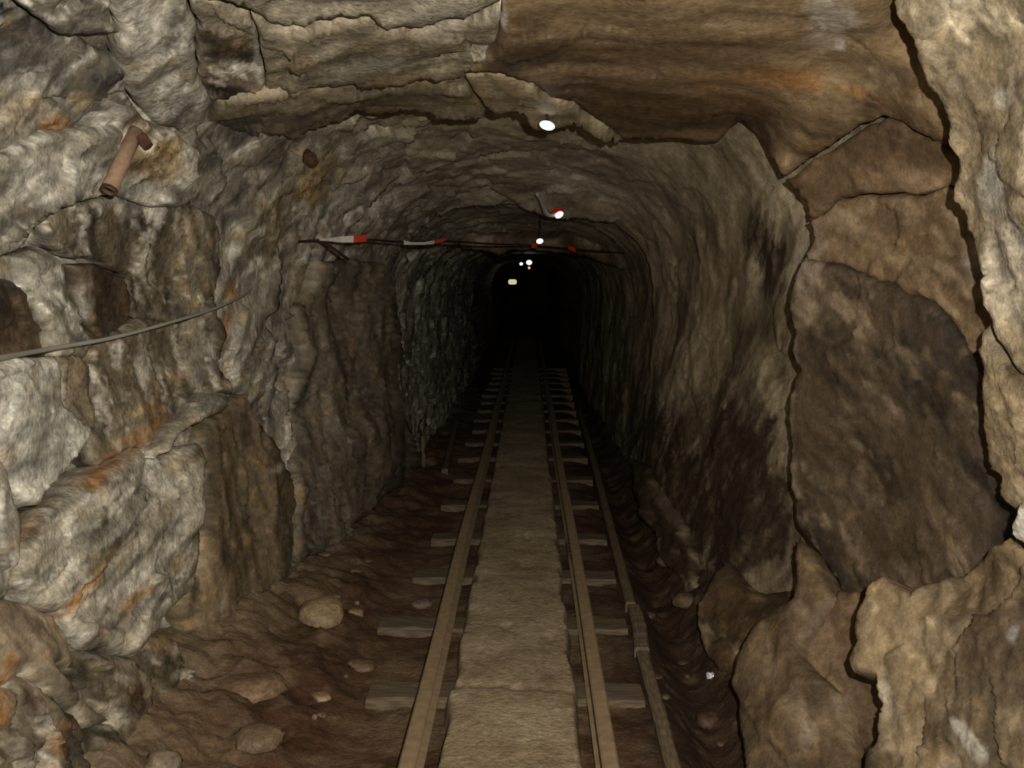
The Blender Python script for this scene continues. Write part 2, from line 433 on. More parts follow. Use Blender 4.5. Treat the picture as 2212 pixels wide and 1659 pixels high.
# ------------------------------------------------------------------ walls and roof of the drift
def shell_part(name, a0, a1, nA, style, mat):
    """a strip of the drift's surface; the parameter runs from the left foot over the roof to the right foot"""
    Yr = np.concatenate([np.linspace(-2.0, 1.2, 14, endpoint=False), np.geomspace(1.2, 16, 520), np.geomspace(17, 46, 14)])
    A = np.linspace(a0, a1, nA)
    xl, xlb, xr, xrb, zc = section(Yr)
    V = np.zeros((len(Yr), nA, 3))
    for j, a in enumerate(A):
        if a < 0:                                  # left wall below the spring line (-1 .. 0)
            k = 1 + a
            V[:, j, 0] = xlb + (xl - xlb) * k; V[:, j, 2] = -0.35 + (ZS + 0.35) * k
        elif a > 1:
            k = 2 - a
            V[:, j, 0] = xrb + (xr - xrb) * k; V[:, j, 2] = -0.35 + (ZS + 0.35) * k
        else:
            th = math.pi * (1 - a)
            c, s = math.cos(th), math.sin(th)
            ex = 2 / NEXP
            V[:, j, 0] = (xl + xr) / 2 + (xr - xl) / 2 * math.copysign(abs(c) ** ex, c)
            V[:, j, 2] = ZS + (zc - ZS) * abs(s) ** ex
        V[:, j, 1] = Yr
    nY = len(Yr)
    # normals towards the axis
    dA = np.gradient(V, axis=1); dY = np.gradient(V, axis=0)
    nrm = np.cross(dA, dY); nrm /= np.linalg.norm(nrm, axis=2, keepdims=True) + 1e-9
    ctr = np.stack([(xl + xr) / 2, Yr, np.full(nY, 1.0)], 1)[:, None, :]
    sgn = np.sign(((ctr - V) * nrm).sum(2, keepdims=True)); nrm *= sgn
    p = V.reshape(-1, 3)
    side = np.clip((p[:, 0] + 1.0) / 1.5, 0, 1)
    d = relief(p, np.array([0.0, 1.0, 0.25]), dict(fsize=0.24, famp=0.036 * (1 - side) + 0.010 * side, fine=0.014 * (1 - side) + 0.006 * side, big=0.045, rstretch=1.5, seed=1))
    p2 = p + nrm.reshape(-1, 3) * d[:, None]
    px, py = project(p2)
    m = p2[:, 1] < 0.3
    px[m] = -9999; py[m] = -9999
    alb = rock_colour(p2, px, py, style)
    Af = np.broadcast_to(A[None, :], (nY, nA)).ravel()     # tones run into each other where roof and wall meet
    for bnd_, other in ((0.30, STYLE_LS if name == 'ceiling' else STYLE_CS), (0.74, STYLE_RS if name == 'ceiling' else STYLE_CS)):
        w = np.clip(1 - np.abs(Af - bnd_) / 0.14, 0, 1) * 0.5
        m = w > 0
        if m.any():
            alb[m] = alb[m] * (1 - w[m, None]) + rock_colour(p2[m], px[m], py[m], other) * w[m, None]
    idx = np.arange(nY * nA).reshape(nY, nA)
    fc = np.stack([idx[:-1, :-1], idx[:-1, 1:], idx[1:, 1:], idx[1:, :-1]], -1).reshape(-1, 4)
    me = mesh_np(name, p2, fc, alb)
    return link(name, me, mat)

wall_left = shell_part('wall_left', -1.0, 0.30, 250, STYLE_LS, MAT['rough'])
tag(wall_left, 'rough grey-brown rock wall of the tunnel left of the track', 'wall', kind='structure')
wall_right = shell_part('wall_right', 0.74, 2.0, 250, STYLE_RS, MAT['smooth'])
tag(wall_right, 'brown rock wall of the tunnel right of the track', 'wall', kind='structure')
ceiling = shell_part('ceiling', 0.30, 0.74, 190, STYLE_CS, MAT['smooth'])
tag(ceiling, 'low uneven rock roof over the track', 'ceiling', kind='structure')
# end of the working, lost in the dark
bm = bmesh.new()
vsq = [bm.verts.new(v) for v in ((-1.6, 45.5, -0.6), (1.6, 45.5, -0.6), (1.6, 45.5, 2.6), (-1.6, 45.5, 2.6))]
bm.faces.new(vsq)
bmesh.ops.subdivide_edges(bm, edges=bm.edges[:], cuts=12, use_grid_fill=True)
rng = random.Random(4)
for v in bm.verts: v.co.y += rng.uniform(-0.15, 0.15)
tag(link('wall_back', bm_mesh('wall_back', bm), plain('far_rock', (0.12, 0.1, 0.08), 0.9)), 'black rock face at the unlit far end of the tunnel', 'wall', kind='structure')

# ------------------------------------------------------------------ rock slabs that stand proud of the walls
def frac_edge(a, b, seg, amp):
    """ragged edge between two outline points, the same from either side"""
    flip = (a > b)
    if flip: a, b = b, a
    rnd = random.Random(hash((round(a[0]), round(a[1]), round(b[0]), round(b[1]))) & 0xFFFFFF)
    pts = [a, b]
    L = math.hypot(b[0] - a[0], b[1] - a[1]); k = amp
    while L > seg:
        out = [pts[0]]
        for p, q in zip(pts[:-1], pts[1:]):
            dx, dy = q[0] - p[0], q[1] - p[1]
            r = rnd.uniform(-1, 1) * k
            out += [((p[0] + q[0]) / 2 - dy * r, (p[1] + q[1]) / 2 + dx * r), q]
        pts = out; L /= 2
    return pts[::-1] if flip else pts

def in_poly(x, y, poly):
    r = np.zeros(len(x), bool)
    n = len(poly)
    for i in range(n):
        x0, y0 = poly[i]; x1, y1 = poly[(i + 1) % n]
        if y0 == y1: continue
        c = ((y0 > y) != (y1 > y)) & (x < (x1 - x0) * (y - y0) / (y1 - y0) + x0)
        r ^= c
    return r

def slab(name, parent, outline, ctrl, style, mat, step=7.0, rim=0.22, amp=0.10, label=None, edge_round=0.02, flatter=0.0, seed=None, mode='rel'):
    """outline: points on the photograph; ctrl: (px, py, depth offset in metres; less = nearer)"""
    st = dict(style)
    if seed is not None: st['seed'] = seed
    seg = step * 1.3
    poly = []
    for i in range(len(outline)):
        e = frac_edge(tuple(map(float, outline[i])), tuple(map(float, outline[(i + 1) % len(outline)])), seg, amp)
        poly += e[:-1]
    P2 = np.array(poly)
    x0, y0 = P2.min(0); x1, y1 = P2.max(0)
    gx, gy = np.meshgrid(np.arange(x0 + step / 2, x1, step), np.arange(y0 + step / 2, y1, step * 0.9))
    gx[::2] += step * 0.5
    rs = np.random.RandomState(7)
    gx = (gx + rs.uniform(-0.25, 0.25, gx.shape) * step).ravel(); gy = (gy + rs.uniform(-0.25, 0.25, gy.shape) * step).ravel()
    m = in_poly(gx, gy, poly); gx, gy = gx[m], gy[m]
    # distance to the outline
    def edge_dist(ax, ay):
        d = np.full(len(ax), 1e9)
        for (qx, qy) in poly: d = np.minimum(d, (ax - qx) ** 2 + (ay - qy) ** 2)
        return np.sqrt(d)
    ed = edge_dist(gx, gy)
    m = ed > step * 0.62; gx, gy, ed = gx[m], gy[m], ed[m]
    pts = [Vector((a, b)) for a, b in poly] + [Vector((a, b)) for a, b in zip(gx, gy)]
    nb = len(poly)
    res = delaunay_2d_cdt(pts, [], [list(range(nb))], 1, 1e-4)
    ov, faces = res[0], res[2]
    vx = np.array([v[0] for v in ov]); vy = np.array([v[1] for v in ov])
    cw = np.array(ctrl, float)
    w = 1 / (((vx[:, None] - cw[None, :, 0]) ** 2 + (vy[:, None] - cw[None, :, 1]) ** 2) + 900.0) ** 1.2
    w /= w.sum(1, keepdims=True)
    if mode == 'abs':                               # depths: one plane (1/Y is linear on a plane) plus what departs from it
        A = np.stack([cw[:, 0], cw[:, 1], np.ones(len(cw))], 1)
        co, *_ = np.linalg.lstsq(A, 1 / cw[:, 2], rcond=None)
        res_ = 1 / cw[:, 2] - A @ co
        Yv = 1 / np.clip(vx * co[0] + vy * co[1] + co[2] + (w * res_[None]).sum(1) * (1 - flatter), 0.05, 1.2)
    else:
        Yv = base_depth(vx, vy) + (w * cw[None, :, 2]).sum(1)
    ray = rays(vx, vy)
    p = CAM + ray * Yv[:, None]
    # face towards the viewer, vertex normals
    fa = np.array([f for f in faces if len(f) == 3])
    def vnormals(p):
        fn = np.cross(p[fa[:, 1]] - p[fa[:, 0]], p[fa[:, 2]] - p[fa[:, 0]])
        vn = np.zeros_like(p)
        for k in range(3): np.add.at(vn, fa[:, k], fn)
        vn /= np.linalg.norm(vn, axis=1, keepdims=True) + 1e-12
        return vn
    vn = vnormals(p)
    s = -np.sign((vn * ray).sum(1).mean())
    if s < 0: fa = fa[:, ::-1]; vn = -vn
    nm = vn.mean(0); nm /= np.linalg.norm(nm)
    # boundary vertices
    ec = {}
    for f in fa:
        for k in range(3):
            a, b = int(f[k]), int(f[(k + 1) % 3])
            ec[(a, b)] = ec.get((a, b), 0) + 1
    bnd = [(a, b) for (a, b) in ec if (b, a) not in ec]
    # foliation direction in the plane of the slab from an angle on the photograph
    if 'ang' in st:
        cxm, cym = vx.mean(), vy.mean()
        i0 = int(np.argmin((vx - cxm) ** 2 + (vy - cym) ** 2))
        a = math.radians(st['ang'])
        r0 = rays([vx[i0]], [vy[i0]])[0]; r1 = rays([vx[i0] + 10 * math.cos(a)], [vy[i0] + 10 * math.sin(a)])[0]
        p0 = p[i0]
        t = (nm @ (p0 - CAM)) / (nm @ r1)
        t1 = CAM + r1 * t - p0
    else:
        t1 = st['t1']
    t1 = t1 / (np.linalg.norm(t1) + 1e-9)
    st['t1'] = t1
    d = relief(p, t1, st)
    edv = edge_dist(vx, vy)
    rnd_px = edge_round * F / np.median(Yv)
    fall = np.clip(edv / max(rnd_px, 1), 0, 1)
    d = d * (0.35 + 0.65 * fall) - edge_round * 0.8 * (1 - np.sqrt(np.clip(1 - (1 - fall) ** 2, 0, 1)))
    p2 = p + (0.6 * vn + 0.4 * nm[None]) * d[:, None]
    alb = rock_colour(p2, vx, vy, st)
    fcs = [tuple(int(i) for i in f) for f in fa]
    bi = {}; order = []
    for a, b in bnd:
        for i in (a, b):
            if i not in bi: bi[i] = len(order); order.append(i)
    oi = np.array(order); nb_ = len(oi); nv = len(p2); ROWS = 4
    rr = ray[oi] / np.linalg.norm(ray[oi], axis=1, keepdims=True)
    dv = -nm[None] * 0.75 + rr * 0.55; dv /= np.linalg.norm(dv, axis=1, keepdims=True)
    rp = []
    for k in range(1, ROWS + 1):
        q_ = p2[oi] + dv * (rim * k / ROWS)
        q_ = q_ + np.stack([fbm(q_, 9.0, 3, 301 + j) for j in range(3)], 1) * 0.03 * min(k / 2, 1)
        rp.append(q_)
    rp = np.concatenate(rp)
    off_ = np.full(len(rp), -9999.0)
    albs = np.concatenate([alb, rock_colour(rp, off_, off_, st)])
    verts = np.concatenate([p2, rp])
    for a, b in bnd:
        pa, pb = a, b
        for k in range(ROWS):
            na, nb2 = nv + k * nb_ + bi[a], nv + k * nb_ + bi[b]
            fcs.append((pb, pa, na, nb2)); pa, pb = na, nb2
    me = mesh_np(name, np.array(verts), fcs, np.array(albs))
    o = link(name, me, mat, parent)
    if label: o['label'] = label
    return o

def S(style_, **kw):
    d = dict(style_); d.update(kw); return d

RK, RS = MAT['rough'], MAT['smooth']
BR = S(STYLE_R, base=C(132, 106, 72), alt=C(104, 80, 52), t1=np.array([0, 1.0, 0.2]))
CRACK = [(1687, 391), (1719, 420), (1741, 448), (1739, 477)]
CRACK_B = [(1727, 561), (1701, 633), (1694, 662), (1709, 716), (1701, 752), (1712, 785), (1722, 800), (1712, 818), (1701, 861), (1701, 897),
           (1705, 955), (1698, 1002), (1701, 1045), (1709, 1064), (1712, 1124), (1719, 1142), (1745, 1178), (1788, 1240), (1810, 1276)]
# right wall
slab('rock_slab', wall_right, [(1915, -300), (1922, 0), (1927, 36), (1958, 83), (1976, 141), (1994, 188), (2027, 235), (2034, 268), (2032, 307), (2056, 347),
     (2052, 391), (2043, 430), (2067, 459), (2074, 495), (2099, 542), (2108, 571), (2115, 597), (2117, 662), (2139, 691), (2150, 734), (2175, 771), (2212, 825), (2460, 960), (2600, 300), (2500, -300)],
     [(1927, 36, 2.55), (2032, 307, 2.6), (2074, 495, 2.58), (2117, 662, 2.5), (2212, 825, 2.38), (2212, 100, 2.3), (2212, 450, 2.28), (2500, 400, 1.95)],
     S(STYLE_R, speck=0.9, base=C(156, 138, 104), alt=C(144, 126, 94), dark=C(110, 92, 64), pale=C(196, 182, 150), pale_k=0.4, dark_k=0.45, ang=65, famp=0.02, fine=0.01, big=0.03), RK, step=8, rim=0.4, amp=0.07, label='pale brown rock slab with a bright rough face at the right edge', mode='abs')
slab('rock_slab', wall_right, [(2139, 691), (2118, 715), (2106, 756), (2115, 781), (2117, 850), (2121, 941), (2126, 998), (2155, 1035), (2150, 1074), (2182, 1103), (2260, 1130), (2460, 1100), (2460, 960), (2212, 825), (2175, 771), (2150, 734)],
     [(2110, 760, 2.62), (2126, 998, 2.58), (2182, 1103, 2.5), (2212, 850, 2.40), (2460, 1000, 2.1)],
     S(STYLE_R, speck=0.8, base=C(150, 132, 98), alt=C(134, 114, 82), pale=C(180, 164, 132), ang=55, famp=0.018, big=0.03), RK, step=8, rim=0.3, mode='abs', label='pale brown split rock slab low on the right edge')
slab('rock_slab', wall_right, [(2212, 1080), (2190, 1099), (2172, 1142), (2171, 1164), (2208, 1193), (2300, 1220), (2420, 1200), (2400, 1080)],
     [(2171, 1150, 2.3), (2212, 1120, 2.22), (2400, 1150, 2.0)], S(STYLE_R, base=C(205, 198, 178), alt=C(190, 182, 162), dark_k=0.1, famp=0.012), RK, step=7, rim=0.5, mode='abs', label='small whitish rock at the right edge')
slab('rock_slab', wall_right, [(1739, 477), (1810, 427), (1900, 420), (2041, 401), (2090, 420), (2160, 600), (2185, 770), (2092, 767), (2063, 709), (2005, 648), (1918, 611), (1817, 572), (1727, 561), (1745, 535), (1752, 503)],
     [(1745, 500, 3.78), (2050, 450, 3.12), (1727, 561, 3.78), (2090, 760, 3.0), (1918, 611, 3.36)], S(BR, ang=35, famp=0.01, big=0.02, dark_k=0.4), RS, step=8, rim=0.35, mode='abs', label='smooth brown rock face right of the dark crack')
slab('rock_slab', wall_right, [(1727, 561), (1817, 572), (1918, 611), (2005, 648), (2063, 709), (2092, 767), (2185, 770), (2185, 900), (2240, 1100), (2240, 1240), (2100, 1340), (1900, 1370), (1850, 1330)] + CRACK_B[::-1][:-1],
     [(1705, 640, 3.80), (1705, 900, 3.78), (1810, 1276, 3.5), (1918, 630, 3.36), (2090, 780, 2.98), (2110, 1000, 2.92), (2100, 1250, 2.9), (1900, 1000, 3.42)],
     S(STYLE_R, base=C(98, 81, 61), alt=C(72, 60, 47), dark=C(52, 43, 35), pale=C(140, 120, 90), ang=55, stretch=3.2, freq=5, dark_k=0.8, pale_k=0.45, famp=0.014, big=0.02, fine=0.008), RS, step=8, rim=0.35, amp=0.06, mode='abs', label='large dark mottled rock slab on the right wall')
slab('rock_slab', wall_right, [(1687, 391), (1810, 311), (1864, 275), (1907, 257), (1940, 268), (2027, 311), (2095, 340), (2090, 420), (2041, 401), (1900, 420), (1810, 427), (1739, 477), (1741, 448), (1719, 420)],
     [(1700, 400, 3.92), (1740, 460, 3.82), (1810, 311, 3.66), (1907, 260, 3.3), (2040, 330, 3.1), (2050, 400, 3.12), (1900, 410, 3.42)], S(BR, base=C(122, 96, 64), alt=C(102, 80, 54), ang=20, famp=0.012, big=0.02, dark_k=0.4, pale_k=0.15), RS, step=8, rim=0.35, mode='abs', flatter=0.6)
# lower right blocks
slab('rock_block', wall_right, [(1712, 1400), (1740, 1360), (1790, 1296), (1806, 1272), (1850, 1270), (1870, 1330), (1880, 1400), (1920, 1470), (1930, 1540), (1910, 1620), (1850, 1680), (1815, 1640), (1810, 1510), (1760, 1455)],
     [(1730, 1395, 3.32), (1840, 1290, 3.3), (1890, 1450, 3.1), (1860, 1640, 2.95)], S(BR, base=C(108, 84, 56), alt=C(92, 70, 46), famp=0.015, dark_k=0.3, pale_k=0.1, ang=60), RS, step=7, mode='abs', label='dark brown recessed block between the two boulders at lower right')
slab('rock_block', wall_right, [(2168, 1157), (2128, 1178), (2106, 1204), (2077, 1225), (2030, 1240), (1983, 1254), (1951, 1280), (1930, 1262), (1897, 1236), (1871, 1251), (1853, 1290), (1839, 1319), (1842, 1381), (1817, 1421), (1832, 1450), (1860, 1452), (1882, 1457), (1895, 1518), (1886, 1580), (1857, 1638), (1860, 1690), (1900, 1900), (2500, 1900), (2500, 1250), (2300, 1215), (2208, 1193), (2171, 1164)],
     [(1860, 1300, 2.78), (1840, 1420, 2.72), (1890, 1540, 2.62), (1860, 1650, 2.55), (2077, 1225, 2.6), (2168, 1160, 2.42), (2050, 1450, 2.42), (2212, 1500, 2.2), (2400, 1700, 1.9)],
     S(STYLE_R, speck=0.8, base=C(138, 116, 82), alt=C(118, 98, 68), dark=C(74, 62, 47), pale=C(162, 144, 112), famp=0.024, fsize=0.17, fine=0.012, dark_k=0.6, pale_k=0.35, ang=80, stretch=2.0), RS, step=7, rim=0.4, amp=0.12, mode='abs', label='big broken tan boulder in the lower right corner')
slab('rock_block', wall_right, [(1712, 1150), (1745, 1178), (1795, 1282), (1777, 1312), (1745, 1355), (1719, 1388), (1718, 1410), (1774, 1460), (1813, 1497), (1828, 1536), (1838, 1600), (1842, 1680), (1860, 1850), (1540, 1850), (1590, 1680), (1593, 1645), (1589, 1594), (1582, 1504), (1565, 1470), (1578, 1421), (1593, 1384), (1629, 1334), (1701, 1283), (1707, 1247), (1704, 1193)],
     [(1712, 1170, 3.62), (1790, 1290, 3.32), (1719, 1400, 3.25), (1830, 1540, 3.0), (1842, 1680, 2.75), (1600, 1640, 3.1), (1585, 1480, 3.45), (1640, 1340, 3.6), (1700, 1550, 3.02)],
     S(BR, base=C(120, 98, 69), alt=C(104, 84, 58), dark=C(84, 66, 46), pale=C(150, 134, 106), ang=70, famp=0.016, fine=0.006, dark_k=0.4, pale_k=0.3), RS, step=7, rim=0.35, amp=0.05, mode='abs', edge_round=0.05, label='smooth brown boulder with a pointed top at the foot of the right wall')
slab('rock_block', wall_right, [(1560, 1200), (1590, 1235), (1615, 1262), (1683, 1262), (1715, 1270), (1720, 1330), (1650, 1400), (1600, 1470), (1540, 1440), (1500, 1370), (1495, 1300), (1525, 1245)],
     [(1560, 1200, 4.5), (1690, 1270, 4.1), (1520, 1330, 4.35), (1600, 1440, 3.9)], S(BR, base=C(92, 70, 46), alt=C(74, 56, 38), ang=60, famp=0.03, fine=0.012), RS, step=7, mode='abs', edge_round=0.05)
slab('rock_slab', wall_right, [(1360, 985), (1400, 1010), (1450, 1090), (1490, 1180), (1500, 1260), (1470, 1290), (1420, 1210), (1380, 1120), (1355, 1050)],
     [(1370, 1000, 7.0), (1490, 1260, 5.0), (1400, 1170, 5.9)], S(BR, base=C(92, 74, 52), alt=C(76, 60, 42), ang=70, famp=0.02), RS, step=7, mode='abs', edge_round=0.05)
# roof
slab('rock_slab', ceiling, [(1080, -320), (1095, -20), (1083, 14), (1080, 69), (1054, 116), (1036, 141), (1000, 168), (1030, 163), (1085, 166), (1150, 185), (1250, 235), (1300, 270), (1345, 306), (1387, 311), (1459, 307), (1517, 315), (1553, 311), (1575, 289), (1600, 268), (1636, 304), (1665, 347), (1687, 391),
     (1810, 311), (1864, 275), (1907, 257), (1940, 268), (2027, 311), (2095, 340), (2080, 200), (2000, 0), (1990, -320)],
     [(1083, 14, 2.78), (1400, 0, 2.7), (1040, 140, 3.3), (1400, 150, 3.42), (1345, 306, 4.6), (1450, 309, 4.5), (1540, 313, 4.45), (1600, 268, 4.2), (1687, 391, 3.92), (1810, 311, 3.66), (2040, 300, 3.08), (1990, 0, 2.85), (1800, 100, 3.15), (1500, -300, 2.0), (1250, 235, 4.1)],
     S(STYLE_R, base=C(142, 116, 78), alt=C(108, 82, 50), dark=C(84, 64, 42), pale=C(176, 154, 116), ang=6, stretch=5.0, freq=4.5, famp=0.009, fine=0.006, big=0.02, dark_k=0.55, pale_k=0.3), RS, step=8, rim=0.35, amp=0.06, mode='abs', label='broad smooth brown roof slab with rust streaks')
slab('rock_slab', ceiling, [(1000, 168), (1030, 163), (1085, 166), (1150, 185), (1250, 235), (1300, 270), (1345, 306), (1329, 309), (1297, 297), (1268, 282), (1239, 268), (1203, 278), (1170, 284), (1148, 275), (1134, 253), (1083, 246), (1054, 235), (1033, 213), (1007, 181)],
     [(1000, 170, 3.6), (1083, 246, 4.25), (1170, 284, 4.5), (1329, 309, 4.6), (1250, 240, 4.15), (1100, 168, 3.55)], S(STYLE_C, base=C(168, 150, 114), alt=C(150, 130, 96), dark_k=0.3, famp=0.012, ang=30), RS, step=7, rim=0.3, mode='abs', label='pale wedge of rock along the lip of the roof')
slab('rock_slab', ceiling, [(470, 14), (542, 36), (615, 69), (700, 60), (800, 51), (834, 76), (910, 72), (953, 54), (1036, 34), (1083, 14), (1095, -20), (1080, -320), (380, -320), (410, 0)],
     [(500, 10, 2.72), (800, 40, 2.82), (1060, 10, 2.72), (700, -200, 2.05)], S(STYLE_C, base=C(166, 154, 128), alt=C(148, 134, 108), pale=C(200, 190, 164), pale_k=0.5, dark_k=0.4, ang=-12, famp=0.02), RK, step=8, rim=0.3, mode='abs', label='pale streaked roof slab at the top of the picture')
slab('rock_slab', ceiling, [(542, 36), (615, 69), (700, 60), (800, 51), (834, 76), (910, 72), (953, 54), (1036, 34), (1083, 14), (1080, 69), (1054, 116), (1036, 141), (1000, 168), (900, 175), (780, 188), (700, 195), (640, 200), (570, 205), (566, 130), (556, 70)],
     [(560, 60, 3.0), (830, 80, 3.06), (1070, 30, 2.9), (1000, 168, 3.62), (780, 188, 3.7), (590, 200, 3.6)], S(STYLE_C, base=C(150, 138, 112), alt=C(132, 116, 88), pale=C(186, 176, 150), dark=C(92, 84, 70), ang=-14, famp=0.025, dark_k=0.55, pale_k=0.45), RK, step=7, rim=0.3, mode='abs', label='grey-brown roof slab with a crooked upper crack')
slab('rock_slab', ceiling, [(470, 216), (548, 208), (570, 205), (640, 200), (700, 195), (780, 188), (900, 175), (1000, 168), (1007, 181), (1033, 213), (1054, 235), (1044, 250), (989, 260), (910, 253), (780, 253), (700, 278), (669, 286), (644, 297), (593, 289), (550, 300), (500, 285), (445, 275)],
     [(470, 230, 3.62), (780, 190, 3.76), (1000, 172, 3.68), (1044, 248, 4.35), (800, 252, 4.4), (593, 289, 4.3), (460, 275, 3.95)], S(STYLE_C, base=C(144, 130, 102), alt=C(126, 112, 86), ang=-6, famp=0.02, dark_k=0.5, pale_k=0.3), RS, step=7, rim=0.3, mode='abs', label='layered grey-brown rock ledge hanging over the arch')
# second step of the roof
slab('rock_slab', ceiling, [(720, 470), (845, 448), (917, 416), (1025, 390), (1062, 416), (1134, 456), (1170, 470), (1242, 474), (1315, 485), (1387, 474), (1440, 470), (1480, 440), (1420, 400), (1300, 380), (1150, 360), (980, 350), (830, 390), (740, 430)],
     [(760, 455, 6.5), (1025, 392, 7.0), (1170, 470, 7.6), (1387, 474, 7.3), (1000, 352, 6.5), (1150, 362, 6.6), (1300, 382, 6.7), (1470, 440, 6.6), (800, 400, 6.3)], S(STYLE_C, base=C(172, 156, 126), alt=C(150, 132, 102), ang=-4, famp=0.02, dark_k=0.4, pale_k=0.2), RS, step=7, rim=0.4, mode='abs')
slab('rock_slab', ceiling, [(1000, 540), (1152, 539), (1260, 552), (1315, 575), (1400, 600), (1420, 560), (1330, 535), (1200, 520), (1080, 510), (980, 515)],
     [(1000, 535, 9.5), (1260, 550, 9.8), (1400, 590, 8.8), (1200, 522, 8.9)], S(STYLE_C, base=C(112, 96, 72), famp=0.02), RS, step=7, rim=0.5, mode='abs')
# left wall
DK = S(STYLE_L, base=C(96, 80, 60), alt=C(82, 68, 52), dark=C(66, 55, 43), pale=C(120, 104, 82), pale_k=0.3, famp=0.015, big=0.02)  # recess darkness put into the colour on both sides of the pale rib
LP = S(STYLE_L, base=C(176, 168, 148), alt=C(150, 142, 122), pale=C(212, 206, 190), dark=C(96, 88, 76), pale_k=0.6, dark_k=0.55)
slab('rock_slab', wall_left, [(20, -150), (29, 0), (69, 33), (112, 65), (163, 72), (268, 78), (245, 40), (238, 0), (235, -150)], [(29, 0, 2.4), (110, 60, 2.55), (268, 78, 2.8), (230, 0, 2.6)], S(STYLE_L, base=C(122, 114, 98), dark_k=0.7, ang=30), RK, step=7, mode='abs', label='dark grey slab in the top left corner')
slab('rock_slab', wall_left, [(240, -120), (240, 0), (255, 45), (275, 80), (262, 130), (275, 190), (300, 235), (340, 275), (400, 300), (440, 270), (468, 215), (430, 170), (425, 120), (435, 60), (408, 0), (400, -120)],
     [(330, 0, 2.72), (350, 200, 3.26), (420, 280, 3.72), (270, 130, 2.85), (420, 60, 2.92)], S(LP, ang=-60, famp=0.02), RK, step=7, mode='abs', edge_round=0.035, label='pale grey slab in the upper left of the wall')
slab('rock_block', wall_left, [(408, 0), (470, 14), (542, 36), (556, 70), (566, 130), (570, 205), (548, 208), (500, 212), (452, 213), (430, 170), (425, 120), (435, 60)],
     [(430, 60, 2.98), (420, 10, 2.8), (560, 130, 3.34), (550, 50, 3.0), (500, 210, 3.52)], S(STYLE_L, base=C(140, 126, 102), alt=C(116, 98, 74), dark=C(70, 58, 46), ang=20, famp=0.025), RK, step=6, mode='abs', label='squarish brown block set under the roof at upper left')
slab('rock_slab', wall_left, [(-300, 330), (0, 345), (60, 320), (130, 300), (230, 280), (300, 235), (275, 190), (262, 130), (200, 100), (163, 72), (112, 65), (69, 33), (29, 0), (20, -150), (-300, -150)],
     [(100, 200, -0.12), (0, 100, -0.08), (200, 250, -0.14)], S(STYLE_L, base=C(136, 128, 110), alt=C(104, 98, 84), dark=C(64, 62, 56), pale=C(188, 182, 166), ang=-38, famp=0.03, dark_k=0.8, pale_k=0.55), RK, step=7)
slab('rock_slab', wall_left, [(-300, 330), (0, 345), (60, 320), (130, 300), (230, 280), (300, 235), (340, 275), (400, 300), (440, 330), (428, 390), (418, 440), (360, 447), (300, 440), (230, 425), (160, 440), (100, 480), (40, 540), (-100, 600), (-300, 560)],
     [(150, 380, -0.22), (350, 340, -0.34), (410, 310, -0.38), (420, 430, -0.2), (0, 500, -0.16)], S(LP, base=C(180, 172, 154), ang=-32, famp=0.03, fsize=0.15), RK, step=7, label='pale fractured rock around the rusty bolt')
slab('rock_slab', wall_left, [(100, 480), (160, 440), (230, 425), (300, 440), (418, 440), (470, 470), (480, 560), (470, 640), (400, 700), (300, 690), (290, 600), (240, 570), (170, 560), (120, 530)],
     [(250, 500, -0.15), (430, 550, -0.15), (350, 660, -0.13)], S(STYLE_L, base=C(134, 122, 98), alt=C(112, 98, 76), ang=75, famp=0.022, dark_k=0.6, pale_k=0.45), RK, step=7)
slab('rock_slab', wall_left, [(60, 560), (110, 535), (150, 560), (172, 640), (200, 690), (228, 740), (205, 778), (140, 775), (120, 720), (90, 670), (65, 620)],
     [(110, 580, -0.2), (180, 700, -0.22)], S(LP, base=C(172, 160, 132), ang=55, famp=0.02), RK, step=6, edge_round=0.05, label='pale rib of rock running down the left wall')
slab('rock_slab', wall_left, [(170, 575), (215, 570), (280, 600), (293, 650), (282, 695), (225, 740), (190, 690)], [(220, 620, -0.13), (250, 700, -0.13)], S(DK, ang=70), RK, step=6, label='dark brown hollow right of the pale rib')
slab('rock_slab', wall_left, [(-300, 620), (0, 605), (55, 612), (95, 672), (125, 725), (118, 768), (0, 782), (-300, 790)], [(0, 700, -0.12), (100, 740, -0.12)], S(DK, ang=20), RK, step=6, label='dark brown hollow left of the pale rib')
slab('rock_slab', wall_left, [(-300, 800), (0, 790), (60, 772), (130, 770), (140, 830), (155, 880), (190, 915), (213, 925), (200, 960), (150, 1020), (90, 1090), (55, 1085), (20, 1040), (0, 990), (-60, 900), (-300, 880)],
     [(60, 900, -0.36), (150, 950, -0.3), (60, 1060, -0.3)], S(LP, base=C(198, 192, 174), alt=C(180, 174, 156), dark=C(140, 134, 120), pale=C(216, 212, 198), ang=-20, famp=0.014, big=0.02, dark_k=0.35), RK, step=7, label='flat whitish slab on the left wall below the cable')
slab('rock_slab', wall_left, [(130, 770), (185, 770), (205, 790), (210, 860), (217, 925), (190, 915), (155, 880), (140, 830)],
     [(160, 800, -0.26), (200, 900, -0.26)], S(STYLE_L, base=C(128, 112, 86), alt=C(112, 96, 72), dark_k=0.3, pale_k=0.15, ang=80, famp=0.012), RK, step=6)
slab('rock_slab', wall_left, [(217, 925), (210, 860), (205, 790), (228, 740), (300, 690), (400, 700), (470, 640), (490, 720), (480, 780), (505, 850), (470, 850), (420, 900), (390, 925), (350, 985), (300, 965), (220, 1010), (200, 960)],
     [(300, 800, -0.2), (440, 750, -0.2), (300, 930, -0.2)], S(STYLE_L, base=C(140, 126, 100), alt=C(116, 100, 76), dark=C(84, 72, 56), ang=75, famp=0.022, dark_k=0.6, pale_k=0.45), RK, step=7)
